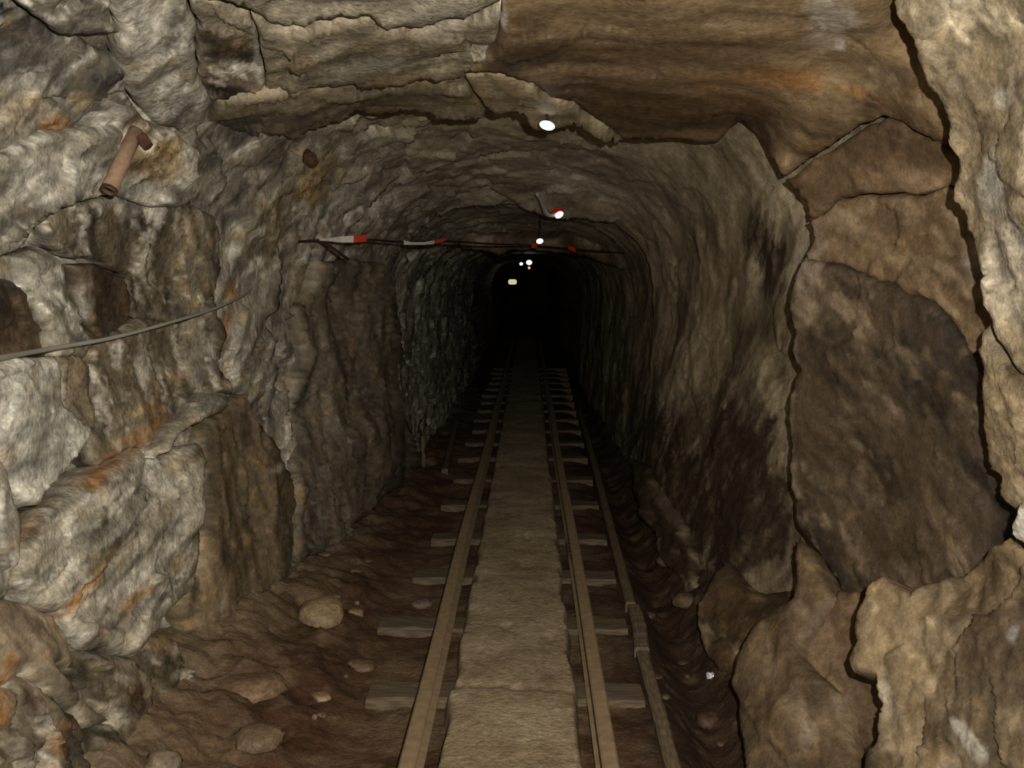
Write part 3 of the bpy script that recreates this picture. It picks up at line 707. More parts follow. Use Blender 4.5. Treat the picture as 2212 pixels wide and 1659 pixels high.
slab('rock_block', wall_left, [(30, 1235), (45, 1170), (95, 1100), (160, 1050), (220, 1012), (300, 968), (350, 988), (395, 965), (430, 955), (445, 1000), (440, 1080), (437, 1150), (442, 1205), (430, 1260), (395, 1300), (362, 1330), (345, 1365), (290, 1420), (200, 1405), (165, 1370), (130, 1320), (70, 1300), (35, 1265)],
     [(230, 1180, -0.36), (420, 1150, -0.38), (60, 1220, -0.32), (250, 1400, -0.40), (320, 990, -0.25), (150, 1070, -0.30)], S(LP, base=C(178, 168, 144), alt=C(146, 134, 108), dark=C(98, 86, 66), pale=C(208, 202, 186), ang=-47, stretch=5.0, freq=10, famp=0.022, fsize=0.2, fine=0.012, dark_k=0.75), RK, step=6, rim=0.4, amp=0.08, edge_round=0.03, label='bulging streaked grey boulder with rust bands in the left wall')
slab('rock_slab', wall_left, [(465, 848), (505, 848), (502, 880), (450, 908), (410, 932), (370, 978), (345, 990), (388, 922), (420, 898)],
     [(480, 860, -0.4), (360, 980, -0.4)], S(LP, base=C(166, 150, 118), ang=-35, famp=0.01, dark_k=0.2), RK, step=6, edge_round=0.04, label='thin pale ridge crossing the left wall')
slab('rock_slab', wall_left, [(430, 955), (450, 908), (502, 880), (540, 850), (580, 920), (630, 1010), (650, 1060), (656, 1150), (662, 1290), (640, 1345), (560, 1320), (480, 1360), (420, 1370), (400, 1310), (442, 1205), (437, 1150), (440, 1080), (445, 1000)],
     [(550, 950, -0.2), (540, 1200, -0.22), (650, 1200, -0.16)], S(STYLE_L, base=C(134, 114, 82), alt=C(116, 98, 70), dark=C(88, 76, 60), pale=C(152, 138, 110), dark_k=0.45, pale_k=0.25, ang=80, famp=0.018, fine=0.008), RS, step=7, edge_round=0.04, label='smooth brown panel of the left wall beside the boulder')
slab('rock_slab', wall_left, [(655, 660), (700, 565), (780, 560), (840, 572), (862, 620), (872, 720), (880, 900), (908, 1010), (860, 1060), (780, 1130), (760, 1190), (680, 1200), (662, 1290), (656, 1150), (650, 1060), (640, 900)],
     [(700, 650, -0.2), (850, 700, -0.5), (880, 950, -0.6), (700, 1100, -0.25), (660, 900, -0.05)], S(STYLE_L, base=C(134, 121, 97), alt=C(116, 103, 81), dark=C(78, 70, 59), pale=C(160, 152, 134), dark_k=0.55, pale_k=0.3, ang=84, stretch=4, famp=0.03), RS, step=7, rim=0.3, edge_round=0.05, label='dim projecting buttress of the left wall')
slab('rock_slab', wall_left, [(-300, 1000), (0, 995), (22, 1050), (45, 1120), (40, 1180), (28, 1240), (20, 1292), (-300, 1300)], [(0, 1150, -0.3)], S(LP, base=C(160, 148, 122), ang=80, famp=0.012, dark_k=0.3), RS, step=7)
slab('rock_slab', wall_left, [(-200, 1290), (20, 1288), (75, 1300), (130, 1325), (160, 1370), (178, 1430), (165, 1442), (130, 1432), (200, 1500), (250, 1560), (205, 1575), (120, 1500), (60, 1452), (30, 1482), (-200, 1520)],
     [(60, 1350, -0.36), (150, 1470, -0.42), (0, 1450, -0.36)], S(LP, base=C(150, 134, 104), alt=C(136, 118, 90), dark_k=0.3, pale_k=0.2, ang=50, famp=0.014), RS, step=7, edge_round=0.05, label='smooth tan slab at lower left')
slab('rock_block', wall_left, [(165, 1442), (200, 1405), (290, 1420), (345, 1365), (400, 1380), (418, 1450), (415, 1560), (400, 1650), (340, 1750), (0, 1800), (-200, 1800), (-200, 1520), (30, 1482), (60, 1452), (120, 1500), (205, 1575), (250, 1560), (200, 1500)],
     [(300, 1480, -0.42), (380, 1600, -0.5), (100, 1620, -0.45), (0, 1560, -0.36)], S(STYLE_L, base=C(136, 122, 96), alt=C(112, 98, 74), dark=C(76, 68, 54), ang=70, famp=0.042, fsize=0.16, dark_k=0.6, pale_k=0.35), RK, step=7, rim=0.4, edge_round=0.05, label='broken rubble face at the foot of the left wall')

# ------------------------------------------------------------------ floor
RXL, RXR = -0.369, 0.250           # rail centre lines
def floor_height(x, y):
    p = np.stack([x, y, np.zeros_like(x)], 1)
    z = np.full_like(x, -0.115)
    left = np.clip((-0.66 - x) / 0.75, 0, 1.3)
    z += left * 0.30 * np.clip(1.35 - y / 9.0, 0.25, 1.1)
    ditch = np.exp(-((x - 0.68) / 0.13) ** 2)
    z -= 0.16 * ditch
    z += np.clip((x - 0.85) / 0.3, 0, 1) * 0.25
    amp = 0.012 + 0.03 * np.clip((-0.62 - x) / 0.2, 0, 1) + 0.02 * np.clip((x - 0.5) / 0.2, 0, 1)
    z += fbm(p, 6.0, 5, 40, 0.55) * amp * 1.5
    f, _ = facets(p, 0.11, 61)
    z += f * amp * 0.25
    # mud between the sleeper ends left of the track
    z += np.exp(-((x + 0.52) / 0.10) ** 2) * (-0.015 + 0.06 * np.clip(1 - (y - 2.5) / 0.7, 0, 1))
    return z

ys = np.concatenate([np.linspace(-2, 1.8, 30, endpoint=False), np.geomspace(1.8, 14, 420), np.geomspace(14.3, 46, 20)])
xs = np.linspace(-1.9, 1.5, 230)
gx, gy = np.meshgrid(xs, ys)
x, y = gx.ravel(), gy.ravel()
z = floor_height(x, y)
p = np.stack([x, y, z], 1)
n1 = fbm(p, 5.0, 4, 90); n2 = fbm(p, 16.0, 4, 91)
MUD = C(118, 94, 66); REDM = C(84, 58, 38); WET = C(64, 46, 31)
col = MUD[None] + (REDM - MUD)[None] * np.clip(n1 * 2.0 + 0.55, 0, 1)[:, None]
w = np.clip((x - 0.30) / 0.15, 0, 1) * 0.8
col = col * (1 - w[:, None]) + WET[None] * w[:, None]
w = np.exp(-((x + 0.75) / 0.10) ** 2) * 0.75
col = col * (1 - w[:, None]) + REDM[None] * w[:, None]
w = np.clip((-1.0 - x + n1 * 0.3) / 0.2, 0, 1) * 0.8
col = col * (1 - w[:, None]) + C(140, 118, 88)[None] * w[:, None]
w = np.clip((n2 - 0.1) * 3, 0, 1) * 0.4
col = col * (1 - w[:, None]) + C(128, 106, 78)[None] * w[:, None]
idx = np.arange(len(x)).reshape(gx.shape)
fc = np.stack([idx[:-1, :-1], idx[:-1, 1:], idx[1:, 1:], idx[1:, :-1]], -1).reshape(-1, 4)
floor = link('floor', mesh_np('floor', p, fc, np.clip(col, 0.004, 1)), MAT['ground'])
tag(floor, 'muddy brown floor of the tunnel under and beside the track', 'floor', kind='structure')

# packed clay walkway between the rails
ys = np.concatenate([np.linspace(-1.5, 1.8, 40, endpoint=False), np.geomspace(1.8, 14, 380), np.geomspace(14.3, 45, 20)])
ks = np.linspace(-1, 1, 60)
gk, gy = np.meshgrid(ks, ys)
k, y = gk.ravel(), gy.ravel()
e = np.stack([k * 0 + np.sign(k) * 3, y, k * 0], 1)
edge = fbm(e, 7.0, 4, 70) * 0.018
xw = -0.056 + k * (0.238 + edge)
p = np.stack([xw, y, k * 0], 1)
z = -0.036 - 0.10 * np.clip((np.abs(k) - 0.90) / 0.10, 0, 1) ** 1.3 - 0.010 * k * k + fbm(p, 4.0, 4, 71) * 0.010 + fbm(p, 24.0, 3, 72) * 0.0015
SEAMS = [ground(1150, yy, -0.04).y for yy in (1007, 1086, 1160, 1242, 1352, 1484)]
for s_, a_ in zip(SEAMS, (0.012, 0.008, 0.012, 0.006, 0.006, 0.016)):
    wob = fbm(np.stack([xw * 4, y * 0 + s_, y * 0], 1), 2.0, 3, 73) * 0.05
    z -= 0.6 * a_ * np.exp(-((y - s_ - wob) / 0.018) ** 2)
pits = fbm(p * np.array([1, 0.45, 1]), 11.0, 3, 75)
z -= np.clip(pits - 0.42, 0, 1) * 0.03
p[:, 2] = z
n1 = fbm(p, 4.0, 4, 95); n2 = fbm(p, 15.0, 4, 96)
col = C(174, 154, 118)[None] + (C(154, 133, 98) - C(174, 154, 118))[None] * np.clip(n1 * 1.6 + 0.4, 0, 1)[:, None]
w = np.clip((n2 - 0.15) * 3, 0, 1) * 0.35
col = col * (1 - w[:, None]) + C(104, 82, 54)[None] * w[:, None]
w = np.clip((np.abs(k) - 0.86) / 0.12 + n2 * 0.8, 0, 1) * np.clip((np.abs(k) - 0.7) / 0.1, 0, 1) * 0.75
col = col * (1 - w[:, None]) + C(86, 62, 38)[None] * w[:, None]
idx = np.arange(len(k)).reshape(gk.shape)
fc = np.stack([idx[:-1, :-1], idx[:-1, 1:], idx[1:, 1:], idx[1:, :-1]], -1).reshape(-1, 4)
walk = link('clay_walkway', mesh_np('clay_walkway', p, fc, np.clip(col, 0.004, 1)), MAT['ground'], floor)
walk['label'] = 'flat tan strip of packed clay between the rails'
# ------------------------------------------------------------------ track
def extrude_profile(prof, path):
    bm = bmesh.new(); rings = []
    for (cx, cy, cz) in path:
        rings.append([bm.verts.new((cx + a, cy, cz + b)) for a, b in prof])
    n = len(prof)
    for r0, r1 in zip(rings[:-1], rings[1:]):
        for i in range(n): bm.faces.new((r0[i], r0[(i + 1) % n], r1[(i + 1) % n], r1[i]))
    bm.faces.new(rings[0]); bm.faces.new(rings[-1][::-1])
    return bm

HEAD = [(-0.024, -0.020), (-0.026, -0.006), (-0.020, 0.0), (0.020, 0.0), (0.026, -0.006), (0.024, -0.020), (0.007, -0.026), (-0.007, -0.026)]
WEB = [(-0.0055, -0.024), (0.0055, -0.024), (0.0055, -0.076), (-0.0055, -0.076)]
FOOT = [(-0.007, -0.070), (0.007, -0.070), (0.036, -0.080), (0.036, -0.088), (-0.036, -0.088), (-0.036, -0.080)]
def rail(cx, label):
    r = empty('steel_rail', (cx, 0, -0.088))
    tag(r, label, 'rail', 'two rails of the mine track')
    rnd = random.Random(int(cx * 1000))
    path = []
    yy = -1.5; ph = rnd.uniform(0, 6)
    while yy < 45:
        path.append((0.004 * math.sin(yy * 1.1 + ph), yy, 0.088 + 0.003 * math.sin(yy * 1.7 + ph)))
        yy += 0.25
    for nm, prof in (('rail_head', HEAD), ('rail_web', WEB), ('rail_foot', FOOT)):
        link(nm, bm_mesh(nm, extrude_profile(prof, path)), MAT['rail'], r)
    return r
rail_l = rail(RXL, 'rusty brown steel rail left of the clay walkway')
rail_r = rail(RXR, 'rusty brown steel rail right of the clay walkway')

def box_bm(bm, c, s, bevel=0.0):
    r = bmesh.ops.create_cube(bm, size=1.0)
    for v in r['verts']: v.co = Vector((v.co.x * s[0] + c[0], v.co.y * s[1] + c[1], v.co.z * s[2] + c[2]))
    if bevel:
        es = list({e for v in r['verts'] for e in v.link_edges})
        bmesh.ops.bevel(bm, geom=es, offset=bevel, segments=2, affect='EDGES')

# joint bar on the inner side of the right rail
jy = ground(1222, 1180, -0.04).y
bm = bmesh.new(); box_bm(bm, (-0.016, jy, 0.040), (0.012, 0.34, 0.040), 0.004)
jb = link('joint_bar', bm_mesh('joint_bar', bm), MAT['rust_dark'], rail_r)
for k in (-0.12, -0.04, 0.04, 0.12):
    bm = bmesh.new(); bmesh.ops.create_cone(bm, cap_ends=True, segments=6, radius1=0.011, radius2=0.011, depth=0.014,
        matrix=Matrix.Translation((-0.028, jy + k, 0.040)) @ Matrix.Rotation(math.pi / 2, 4, 'Y'))
    link('bolt', bm_mesh('bolt', bm), MAT['rust_dark'], jb)

# sleepers
def sleeper(yc, x0, x1, dep, top, seed, label):
    rnd = random.Random(seed)
    bm = bmesh.new(); n = 14; rings = []
    for i in range(n + 1):
        x = x0 + (x1 - x0) * i / n
        h0 = dep / 2
        a = yc - h0 + rnd.uniform(-0.008, 0.008); b = yc + h0 + rnd.uniform(-0.008, 0.008)
        t = top + rnd.uniform(-0.003, 0.003); bt = top - 0.13; c = 0.014
        rings.append([bm.verts.new(v) for v in ((x, a, bt), (x, a, t - c), (x, a + c, t), (x, b - c, t), (x, b, t - c), (x, b, bt))])
    for r0, r1 in zip(rings[:-1], rings[1:]):
        for i in range(6): bm.faces.new((r0[i], r0[(i + 1) % 6], r1[(i + 1) % 6], r1[i]))
    bm.faces.new(rings[0]); bm.faces.new(rings[-1][::-1])
    me = bm_mesh('railway_sleeper', bm)
    ctr = Vector(((x0 + x1) / 2, yc, top - 0.13))
    me.transform(Matrix.Translation(-ctr))
    o = link('railway_sleeper', me, MAT['timber'], None, ctr)
    return tag(o, label, 'sleeper', 'timber sleepers under the rails')
SL = [ground(1150, yy, -0.09).y for yy in (1800, 1492, 1345, 1240, 1158, 1086, 1032, 986)]
while SL[-1] < 17: SL.append(SL[-1] + 0.78)
ORD = ['nearest, under the bottom edge of the picture', 'first', 'second', 'third', 'fourth', 'fifth', 'sixth', 'seventh', 'eighth', 'ninth', 'tenth', 'eleventh', 'twelfth', 'thirteenth', 'fourteenth', 'fifteenth', 'sixteenth', 'seventeenth', 'eighteenth', 'nineteenth', 'twentieth']
LX = [-0.62, -0.60, -0.67, -0.60, -0.58, -0.60, -0.58]
rnd = random.Random(11)
for i, yc in enumerate(SL):
    if i == 0: continue                        # out of the frame, nothing of it shows
    lx = LX[i] if i < len(LX) else rnd.uniform(-0.64, -0.57)
    sleeper(yc, lx, 0.418 + 0.016 * (yc - 3), 0.17, -0.0915, 50 + i, f'dirty timber sleeper across the track, {ORD[i]} one up from the bottom of the picture')

# timber kerb along the right ends of the sleepers
def kerb(pts, w, h, label, seed):
    rnd = random.Random(seed)
    c0 = Vector(pts[0])
    prof = [(-w / 2, -h), (-w / 2, -0.008), (-w / 2 + 0.008, 0), (w / 2 - 0.008, 0), (w / 2, -0.008), (w / 2, -h)]
    path = []
    for a, b in zip(pts[:-1], pts[1:]):
        for k in range(12):
            t = k / 12
            v = Vector(a).lerp(Vector(b), t) - c0
            path.append((v.x + rnd.uniform(-0.0015, 0.0015), v.y, v.z + rnd.uniform(-0.002, 0.002)))
    v = Vector(pts[-1]) - c0; path.append(tuple(v))
    o = link('edge_timber', bm_mesh('edge_timber', extrude_profile(prof, path)), MAT['beam'], None, c0)
    return tag(o, label, 'timber', 'edge timbers along the track')
g = lambda a, b, z=-0.075: ground(a, b, z)
kerb([g(1530, 1900), g(1452, 1640), g(1420, 1520), g(1388, 1404)], 0.050, 0.12, 'weathered edge timber right of the rails nearest the viewer', 1)
kerb([g(1386, 1398, -0.08), g(1381, 1345, -0.072), g(1369, 1305, -0.08)], 0.062, 0.12, 'short thick timber piece joining the two edge timbers right of the rails', 2)
kerb([g(1363, 1300), g(1320, 1140), g(1300, 1060), g(1274, 960), g(1250, 880)], 0.050, 0.12, 'long edge timber running into the dark right of the rails', 3)
# timber kerb and post remnants far along the left
kerb([g(961, 1012, -0.06), g(973, 960, -0.06), g(986, 911, -0.06)], 0.05, 0.10, 'pale edge timber left of the rails, far along the tunnel', 4)

def post(px, yb, yt, label, r=0.035):
    b = ground(px, yb, -0.08); t = P(px - 4, yt, b.y)
    n = 9; rr = random.Random(px)
    pts = [Vector((0, 0, 0)).lerp(t - b, i / (n - 1)) + Vector((rr.uniform(-.006, .006), rr.uniform(-.006, .006), 0)) for i in range(n)]
    o = link('timber_post', bm_mesh('timber_post', sweep(pts, r, 9, True, [r * rr.uniform(0.9, 1.1) for _ in range(n)]), True), MAT['beam'], None, b)
    return tag(o, label, 'post')
post(915, 1010, 905, 'short dim timber post standing against the left wall', 0.02)

# ------------------------------------------------------------------ stones
def stone_mesh(name, sx, sy, sz, seed, alb0, alb1, sub=3, amp=0.22):
    bm = bmesh.new(); bmesh.ops.create_icosphere(bm, subdivisions=sub, radius=1.0)
    v = np.array([w.co[:] for w in bm.verts]); f = [[q.index for q in ff.verts] for ff in bm.faces]; bm.free()
    fv, _ = facets(v * 1.0 + seed * 3.1, 0.75, seed)
    n = fbm(v + seed * 7.7, 1.3, 4, seed)
    v = v * (1 + amp * 0.6 * fv + amp * n)[:, None]
    v = np.sign(v) * np.abs(v) ** 0.86
    v = v * np.array([sx, sy, sz])
    v[:, 2] = np.maximum(v[:, 2], -sz * 0.5)
    v[:, 2] += sz * 0.5
    c = fbm(v + seed, 14.0, 4, seed + 4)
    alb = alb0[None] + (alb1 - alb0)[None] * np.clip(c * 1.6 + 0.5, 0, 1)[:, None]
    return mesh_np(name, v, f, alb)
def floor_at(x, y): return float(floor_height(np.array([x]), np.array([y]))[0])
def stone(px, py, w, h, label, seed, a=C(160, 136, 98), b=C(128, 106, 74), group=None, sink=0.25, sy=None):
    z = -0.1
    for _ in range(6):
        q = ground(px, py, z); z = floor_at(q.x, q.y)
    s = q.y / F
    me = stone_mesh('stone', w * s / 2, (sy or w * 0.9) * s / 2, h * s / 2, seed, a, b)
    o = link('stone', me, MAT['rough'], None, (q.x, q.y, z - sink * h * s / 2))
    o.rotation_euler.z = seed * 1.3
    return tag(o, label, 'stone', group)
ST = [
    (695, 1345, 110, 70, 'large tan boulder lying at the foot of the left wall', 1, C(168, 142, 98), C(146, 120, 80)),
    (770, 1328, 34, 22, 'small rounded tan stone right of the large boulder', 2, C(160, 130, 88), C(140, 112, 74)),
    (912, 1308, 46, 24, 'flat pinkish stone lying on the sleeper end left of the rail', 3, C(128, 104, 88), C(112, 90, 74)),
    (695, 1490, 46, 18, 'flat narrow tan stone in the red mud left of the track', 4, C(164, 138, 98), C(140, 114, 78)),
    (350, 1665, 90, 70, 'broad grey stone at the bottom of the left rubble', 5, C(140, 122, 96), C(112, 96, 74)),
    (560, 1610, 120, 50, 'flat half-buried brown stone in the mud near the bottom edge', 6, C(140, 116, 84), C(116, 94, 68)),
    (540, 1500, 150, 50, 'wide reddish brown stone buried in the left mud slope', 10, C(136, 108, 78), C(118, 92, 66)),
    (780, 1440, 70, 22, 'thin brown stone lying by the second sleeper end', 12, C(120, 96, 66), C(104, 82, 56)),
    (1480, 1310, 60, 36, 'dark brown stone in the ditch below the right wall', 14, C(104, 82, 54), C(88, 68, 46)),
    (1530, 1560, 60, 36, 'dark red-brown stone in the ditch near the bottom edge', 15, C(98, 74, 50), C(84, 62, 42)),
    (1440, 1230, 46, 30, 'small dark stone in the ditch, furthest along', 16, C(100, 80, 54), C(84, 66, 44)),
]
for s in ST: stone(*s[:6], s[6], s[7])
rnd = random.Random(21)
for i in range(18):
    if i < 11: px, py = rnd.uniform(640, 900), rnd.uniform(1180, 1640)
    else: px, py = rnd.uniform(1400, 1570), rnd.uniform(1300, 1640)
    if i < 11 and px > 1143 - 0.45 * (py - 601) : px -= 120
    left = i < 11
    stone(px, py, rnd.uniform(12, 30), rnd.uniform(8, 16), 'tiny brown pebble lying in the mud left of the track' if left else 'tiny dark pebble lying in the ditch right of the track', 30 + i,
          C(132, 106, 76) if left else C(104, 80, 54), C(104, 82, 58) if left else C(80, 60, 40), 'pebbles in the mud left of the track' if left else 'pebbles in the right ditch')
# crumpled shiny scrap in the ditch
z = -0.2
q = ground(1535, 1456, -0.12); z = floor_at(q.x, q.y)
for _ in range(6): q = ground(1535, 1456, z); z = floor_at(q.x, q.y)
me = stone_mesh('foil_scrap', 0.016, 0.014, 0.018, 77, C(230, 235, 240), C(240, 240, 245), 3, 0.5)
me.polygons.foreach_set('use_smooth', np.zeros(len(me.polygons), bool))
tag(link('foil_scrap', me, MAT['foil'], None, (q.x, q.y, z - 0.002)), 'tiny shiny crumpled scrap glinting in the right ditch', 'litter')

# ------------------------------------------------------------------ rusty anchor bolts in the left wall
def orient(o, d):
    o.rotation_mode = 'QUATERNION'; o.rotation_quaternion = Vector(d).to_track_quat('Z', 'Y')
def tube_pipe(r_out, r_in, L, seg=20):
    prof = [(r_in, 0), (r_out, 0), (r_out, L), (r_in, L)]
    bm = bmesh.new(); rings = []
    for k in range(seg):
        a = 2 * math.pi * k / seg
        rings.append([bm.verts.new((r * math.cos(a), r * math.sin(a), z)) for r, z in prof])
    for k in range(seg):
        r0, r1 = rings[k], rings[(k + 1) % seg]
        for i in range(3): bm.faces.new((r0[i], r0[i + 1], r1[i + 1], r1[i]))
    return bm
def wall_depth(px, py):
    dg = bpy.context.evaluated_depsgraph_get()
    d = rays([px], [py])[0]
    hit, loc, *_ = scene.ray_cast(dg, Vector(CAM), Vector(d).normalized())
    return loc.y if hit else 10.0
bpy.context.view_layer.update()
wd = [wall_depth(292 + (236 - 292) * t + k, 285 + (408 - 285) * t) for t in (0, 0.2, 0.4, 0.6, 0.8, 1.0) for k in (-14, 0, 14)]
Yw = min(wd[0:3])
a = P(294, 282, Yw + 0.02); b = P(234, 414, min(min(wd) - 0.05, Yw - 0.10))
L = (b - a).length
pr = empty('rock_bolt', a); tag(pr, 'rusty iron pipe jutting from the pale rock at upper left', 'rock bolt'); orient(pr, b - a)
link('pipe', bm_mesh('pipe', tube_pipe(0.0235, 0.0185, L), True), MAT['rust'], pr)
bm = bmesh.new(); bmesh.ops.create_cone(bm, cap_ends=True, segments=18, radius1=0.0188, radius2=0.0188, depth=L * 0.94, matrix=Matrix.Translation((0, 0, L * 0.47)))
link('bore_plug', bm_mesh('bore_plug', bm), MAT['bore_shade'], pr)  # solid black plug painting the shade inside the pipe
bm = bmesh.new(); bmesh.ops.create_cone(bm, cap_ends=True, segments=18, radius1=0.0225, radius2=0.0225, depth=0.012, matrix=Matrix.Translation((0, 0, L - 0.008)))
rim_me = tube_pipe(0.0245, 0.0185, 0.012); bm.free()
rm = link('pipe_rim', bm_mesh('pipe_rim', rim_me, True), MAT['rust_dark'], pr, (0, 0, L - 0.012))
# anchor stub and plate beside the pipe
c = P(313, 306, Yw + 0.0) - a
inv = pr.rotation_quaternion.inverted()
bm = bmesh.new(); bmesh.ops.create_cone(bm, cap_ends=True, segments=6, radius1=0.019, radius2=0.016, depth=0.04)
nut = link('nut', bm_mesh('nut', bm), MAT['rust_dark'], pr); nut.location = inv @ c; nut.rotation_euler = (0.5, 0.8, 0)

Yw = wall_depth(664, 335)
a = P(652, 322, Yw + 0.06); b = P(676, 350, Yw - 0.12); L = (b - a).length
pr = empty('rock_bolt', a); tag(pr, 'short dark rusty bolt stub under the roof ledge at left', 'rock bolt'); orient(pr, b - a)
link('shank', bm_mesh('shank', sweep([(0, 0, 0), (0, 0, L * 0.5), (0, 0, L)], 0.026, 12), True), MAT['rust_dark'], pr)
bm = bmesh.new(); bmesh.ops.create_cone(bm, cap_ends=True, segments=6, radius1=0.034, radius2=0.034, depth=0.03, matrix=Matrix.Translation((0, 0, L * 0.72)))
link('nut', bm_mesh('nut', bm), MAT['rust_dark'], pr)

# ------------------------------------------------------------------ cable along the left wall
cxy = [(-250, 822), (-120, 796), (0, 773), (100, 755), (250, 728), (380, 693), (460, 668), (520, 641)]
cd = [min(wall_depth(a_ + k, b_ + j) for k in (-30, 0, 30) for j in (-8, 0, 10)) - 0.10 for a_, b_ in cxy]
cd = [cd[0]] + [min((cd[i - 1] + 2 * cd[i] + cd[i + 1]) / 4, cd[i] + 0.04) for i in range(1, len(cd) - 1)] + [cd[-1]]
cp = [P(a_, b_, d_) for (a_, b_), d_ in zip(cxy, cd)]
Yw = wall_depth(552, 612)
cp += [P(540, 628, Yw - 0.12), P(552, 604, Yw - 0.02), P(556, 575, Yw + 0.04)]
o0 = cp[2].copy()
cs = spline(cp, 8)
cr = [0.0085 + (0.003 - 0.0085) * i / (len(cs) - 1) for i in range(len(cs))]      # stiff grey sheath, thinner wire at the far end
cb = link('cable', bm_mesh('cable', sweep([v - o0 for v in cs], 0.004, 10, True, cr), True), MAT['cable'], None, o0)
tag(cb, 'thin grey cable sagging along the left wall', 'cable')

# ------------------------------------------------------------------ barrier cord with red and white tape flags
Yl = wall_depth(645, 522)
cpts = [P(630, 524, Yl + 0.05), P(690, 519, Yl - 0.05), P(800, 518, 5.45), P(870, 523, 5.9), P(965, 521, 6.6), P(1060, 527, 7.4), P(1150, 530, 8.0), P(1238, 538, 8.4), P(1330, 545, 8.7), P(1365, 550, 8.9)]
bc = empty('barrier_cord', cpts[0]); tag(bc, 'dark cord with red and white tape strips strung across the tunnel', 'barrier')
o0 = cpts[0].copy()
link('cord', bm_mesh('cord', sweep([v - o0 for v in spline(cpts, 8)], 0.006, 8), True), MAT['cord'], bc)
tail = [P(690, 519, Yl - 0.06), P(712, 532, Yl - 0.05), P(735, 548, Yl - 0.02), P(752, 560, Yl + 0.05)]
link('cord_tail', bm_mesh('cord_tail', sweep([v - o0 for v in spline(tail, 5)], 0.008, 8), True), MAT['cord'], bc)
def ribbon(pts_top, pts_bot, thick=0.004):
    bm = bmesh.new(); rows = []
    for t, b in zip(pts_top, pts_bot):
        t = t - o0; b = b - o0; m = Vector((0, thick, 0))
        rows.append([bm.verts.new(v) for v in (t, b, b + m, t + m)])
    for r0, r1 in zip(rows[:-1], rows[1:]):
        for i in range(4): bm.faces.new((r0[i], r0[(i + 1) % 4], r1[(i + 1) % 4], r1[i]))
    bm.faces.new(rows[0]); bm.faces.new(rows[-1][::-1])
    return bm
def flag(pts, split, w):
    """pts: list of (px, top, bottom, Y)"""
    n = len(pts)
    T = [P(a, t, Y) for a, t, b, Y in pts]; B = [P(a, b, Y) for a, t, b, Y in pts]
    fl_ = link('tape_strip', bm_mesh('tape_strip', ribbon(T[:split + 1], B[:split + 1])), MAT['white'], bc); fl_['label'] = 'white length of barrier tape'
    f2 = link('tape_end', bm_mesh('tape_end', ribbon(T[split:], B[split:])), MAT['red'], fl_); f2['label'] = 'red length of barrier tape'
flag([(690, 516, 520, 4.9), (712, 514, 521, 5.0), (735, 511, 524, 5.1), (764, 509, 524, 5.2), (780, 508, 523, 5.28), (792, 507, 522, 5.35)], 3, 0)
flag([(872, 519, 529, 5.9), (890, 523, 529, 6.0), (915, 523, 529, 6.15), (938, 519, 527, 6.3), (950, 517, 524, 6.4), (962, 515, 520, 6.5)], 3, 0)
for px, py, w, h, Y, sl in ((1154, 531, 12, 9, 7.95, -2), (1235, 538, 16, 8, 8.35, 6)):
    T = [P(px - w / 2, py - h / 2 - sl / 2, Y), P(px + w / 2, py - h / 2 + sl / 2, Y)]; B = [P(px - w / 2, py + h / 2 - sl / 2, Y), P(px + w / 2, py + h / 2 + sl / 2, Y)]
    r_ = link('tape_scrap', bm_mesh('tape_scrap', ribbon(T, B)), MAT['red_dark'], bc); r_['label'] = 'small red scrap of barrier tape'

# ------------------------------------------------------------------ lamps under the roof
def dome(rx, ry, rz, seg=20, rings=8):
    bm = bmesh.new(); bmesh.ops.create_uvsphere(bm, u_segments=seg, v_segments=rings * 2, radius=1.0)
    for v in bm.verts: v.co = Vector((v.co.x * rx, v.co.y * ry, v.co.z * rz))
    return bm
def lamp(px, py, Y, w, h, tilt, label, mat, housing, ring=1.18, cable_pts=None, hang=True):
    c = P(px, py, Y); s = Y / F
    e = empty('ceiling_lamp', c); tag(e, label, 'lamp', 'lamps along the roof of the tunnel')
    e.rotation_euler = (0, math.radians(tilt), 0)
    rx, rz = w * s / 2, h * s / 2
    link('lamp_glass', bm_mesh('lamp_glass', dome(rx, rx * 0.5, rz), True), mat, e)
    # back shell of the lamp
    bm = dome(rx * ring, rx * 0.55, rz * ring)
    for v in bm.verts: v.co.y = max(v.co.y, -0.05 * rx)
    link('housing', bm_mesh('housing', bm, True), housing, e, (0, rx * 0.22, 0))
    zr = float(section(np.array([Y]))[4][0])
    up = max(zr + 0.08 - c.z, 0.05)
    if hang:
        bm = sweep([(0, rx * 0.5, rz * 0.5), (0.004, rx * 0.6, up * 0.5), (0, rx * 0.7, up)], 0.005, 8)
        st = link('stem', bm_mesh('stem', bm, True), MAT['cord'], e); st.rotation_euler = (0, -math.radians(tilt), 0)
    return e
lamp(1182, 271, 4.1, 33, 19, 14, 'bright oval lamp on the lip of the roof, nearest the viewer', MAT['lamp'], MAT['cord'], 1.12)
e = lamp(1208, 464, 7.0, 19, 13, -32, 'white lamp with a red rim and grey conduit, second along the roof', MAT['lamp'], MAT['red_dark'], 1.1, hang=False)
bm = dome(15 * 7.0 / F, 0.01, 10 * 7.0 / F)
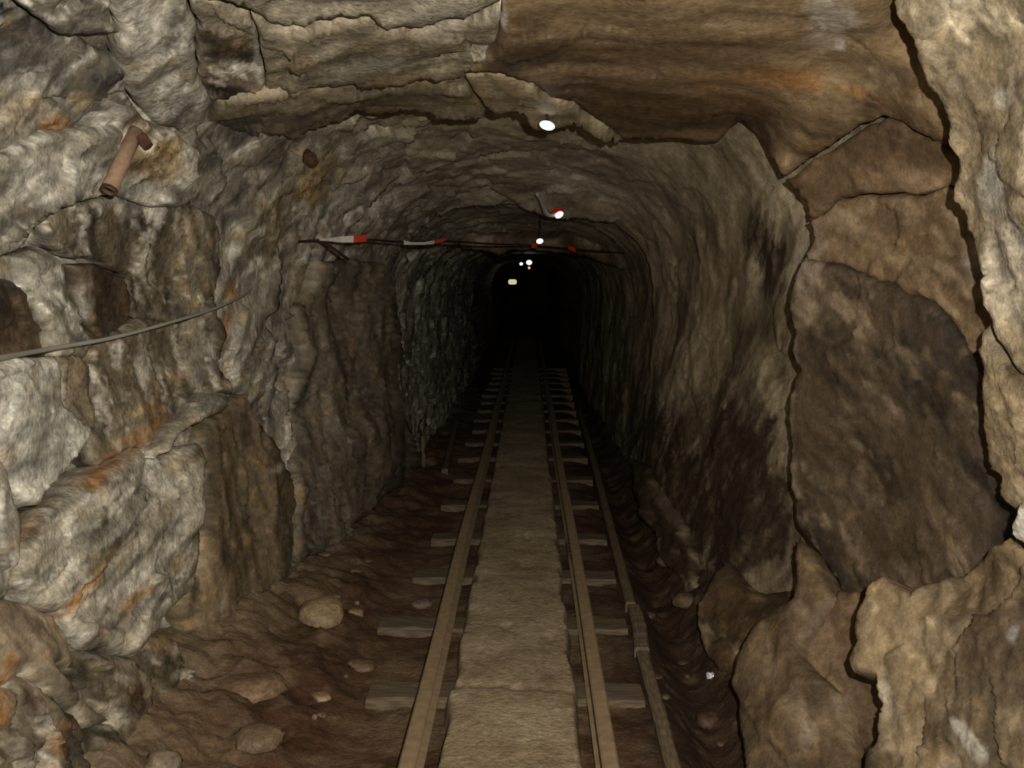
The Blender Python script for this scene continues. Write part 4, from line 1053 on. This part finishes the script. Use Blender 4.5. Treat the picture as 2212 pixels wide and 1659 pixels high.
rr_ = link('red_rim', bm_mesh('red_rim', bm, True), MAT['red_dark'], e); rr_.location = Vector(P(1204, 459, 7.03)) - e.location; rr_.rotation_euler = (0, 0, 0)
inv = e.rotation_euler.to_matrix().inverted()
rr_.location = inv @ rr_.location
cpx = [inv @ (P(a, b, Y) - e.location) for a, b, Y in ((1160, 418, 6.75), (1170, 436, 6.85), (1179, 460, 6.95), (1190, 466, 7.0), (1202, 462, 7.02))]
link('conduit', bm_mesh('conduit', sweep(spline(cpx, 6), 0.014, 9), True), MAT['grey'], e)
e = lamp(1166, 521, 8.3, 15, 11, -10, 'small white lamp beside a red tape scrap, third along the roof', MAT['lamp'], MAT['grey'], 1.05)
e = lamp(1143, 567, 16.0, 13, 11, 0, 'far bluish-white lamp with an amber light under it', MAT['lamp_blue'], MAT['cord'], 1.05)
s = 16.0 / F
link('side_light', bm_mesh('side_light', dome(4 * s, 2 * s, 3.4 * s), True), MAT['lamp_blue'], e, (-17 * s, 0, -3 * s))
link('amber_light', bm_mesh('amber_light', dome(3 * s, 2 * s, 3 * s), True), MAT['lamp_warm'], e, (0, 0, -11.5 * s))
bm = bmesh.new(); box_bm(bm, (-8 * s, 4 * s, 0), (26 * s, 3 * s, 4 * s), 0.6 * s)
link('crossbar', bm_mesh('crossbar', bm), MAT['cord'], e)
# farthest, a yellowish reflective plate given an added glow and a lamp body
Y = 24.0; s = Y / F; c = P(1107, 609, Y)
e = empty('ceiling_lamp', c); tag(e, 'dim yellowish reflective plate with an added glow, farthest down the tunnel', 'lamp', 'lamps along the roof of the tunnel')
bm = bmesh.new(); box_bm(bm, (0, 0, 0), (18 * s, 6 * s, 11 * s), 2 * s)
link('lamp_glass', bm_mesh('lamp_glass', bm), MAT['plate_glow'], e)
bm = bmesh.new(); box_bm(bm, (0, 4.5 * s, 0), (20 * s, 4 * s, 13 * s), 1 * s)
link('housing', bm_mesh('housing', bm), MAT['cord'], e)
link('stem', bm_mesh('stem', sweep([(0, 4.5 * s, 6 * s), (0.01, 4.5 * s, 0.3), (0, 4.5 * s, 1.92 - c.z)], 0.008, 8), True), MAT['cord'], e)
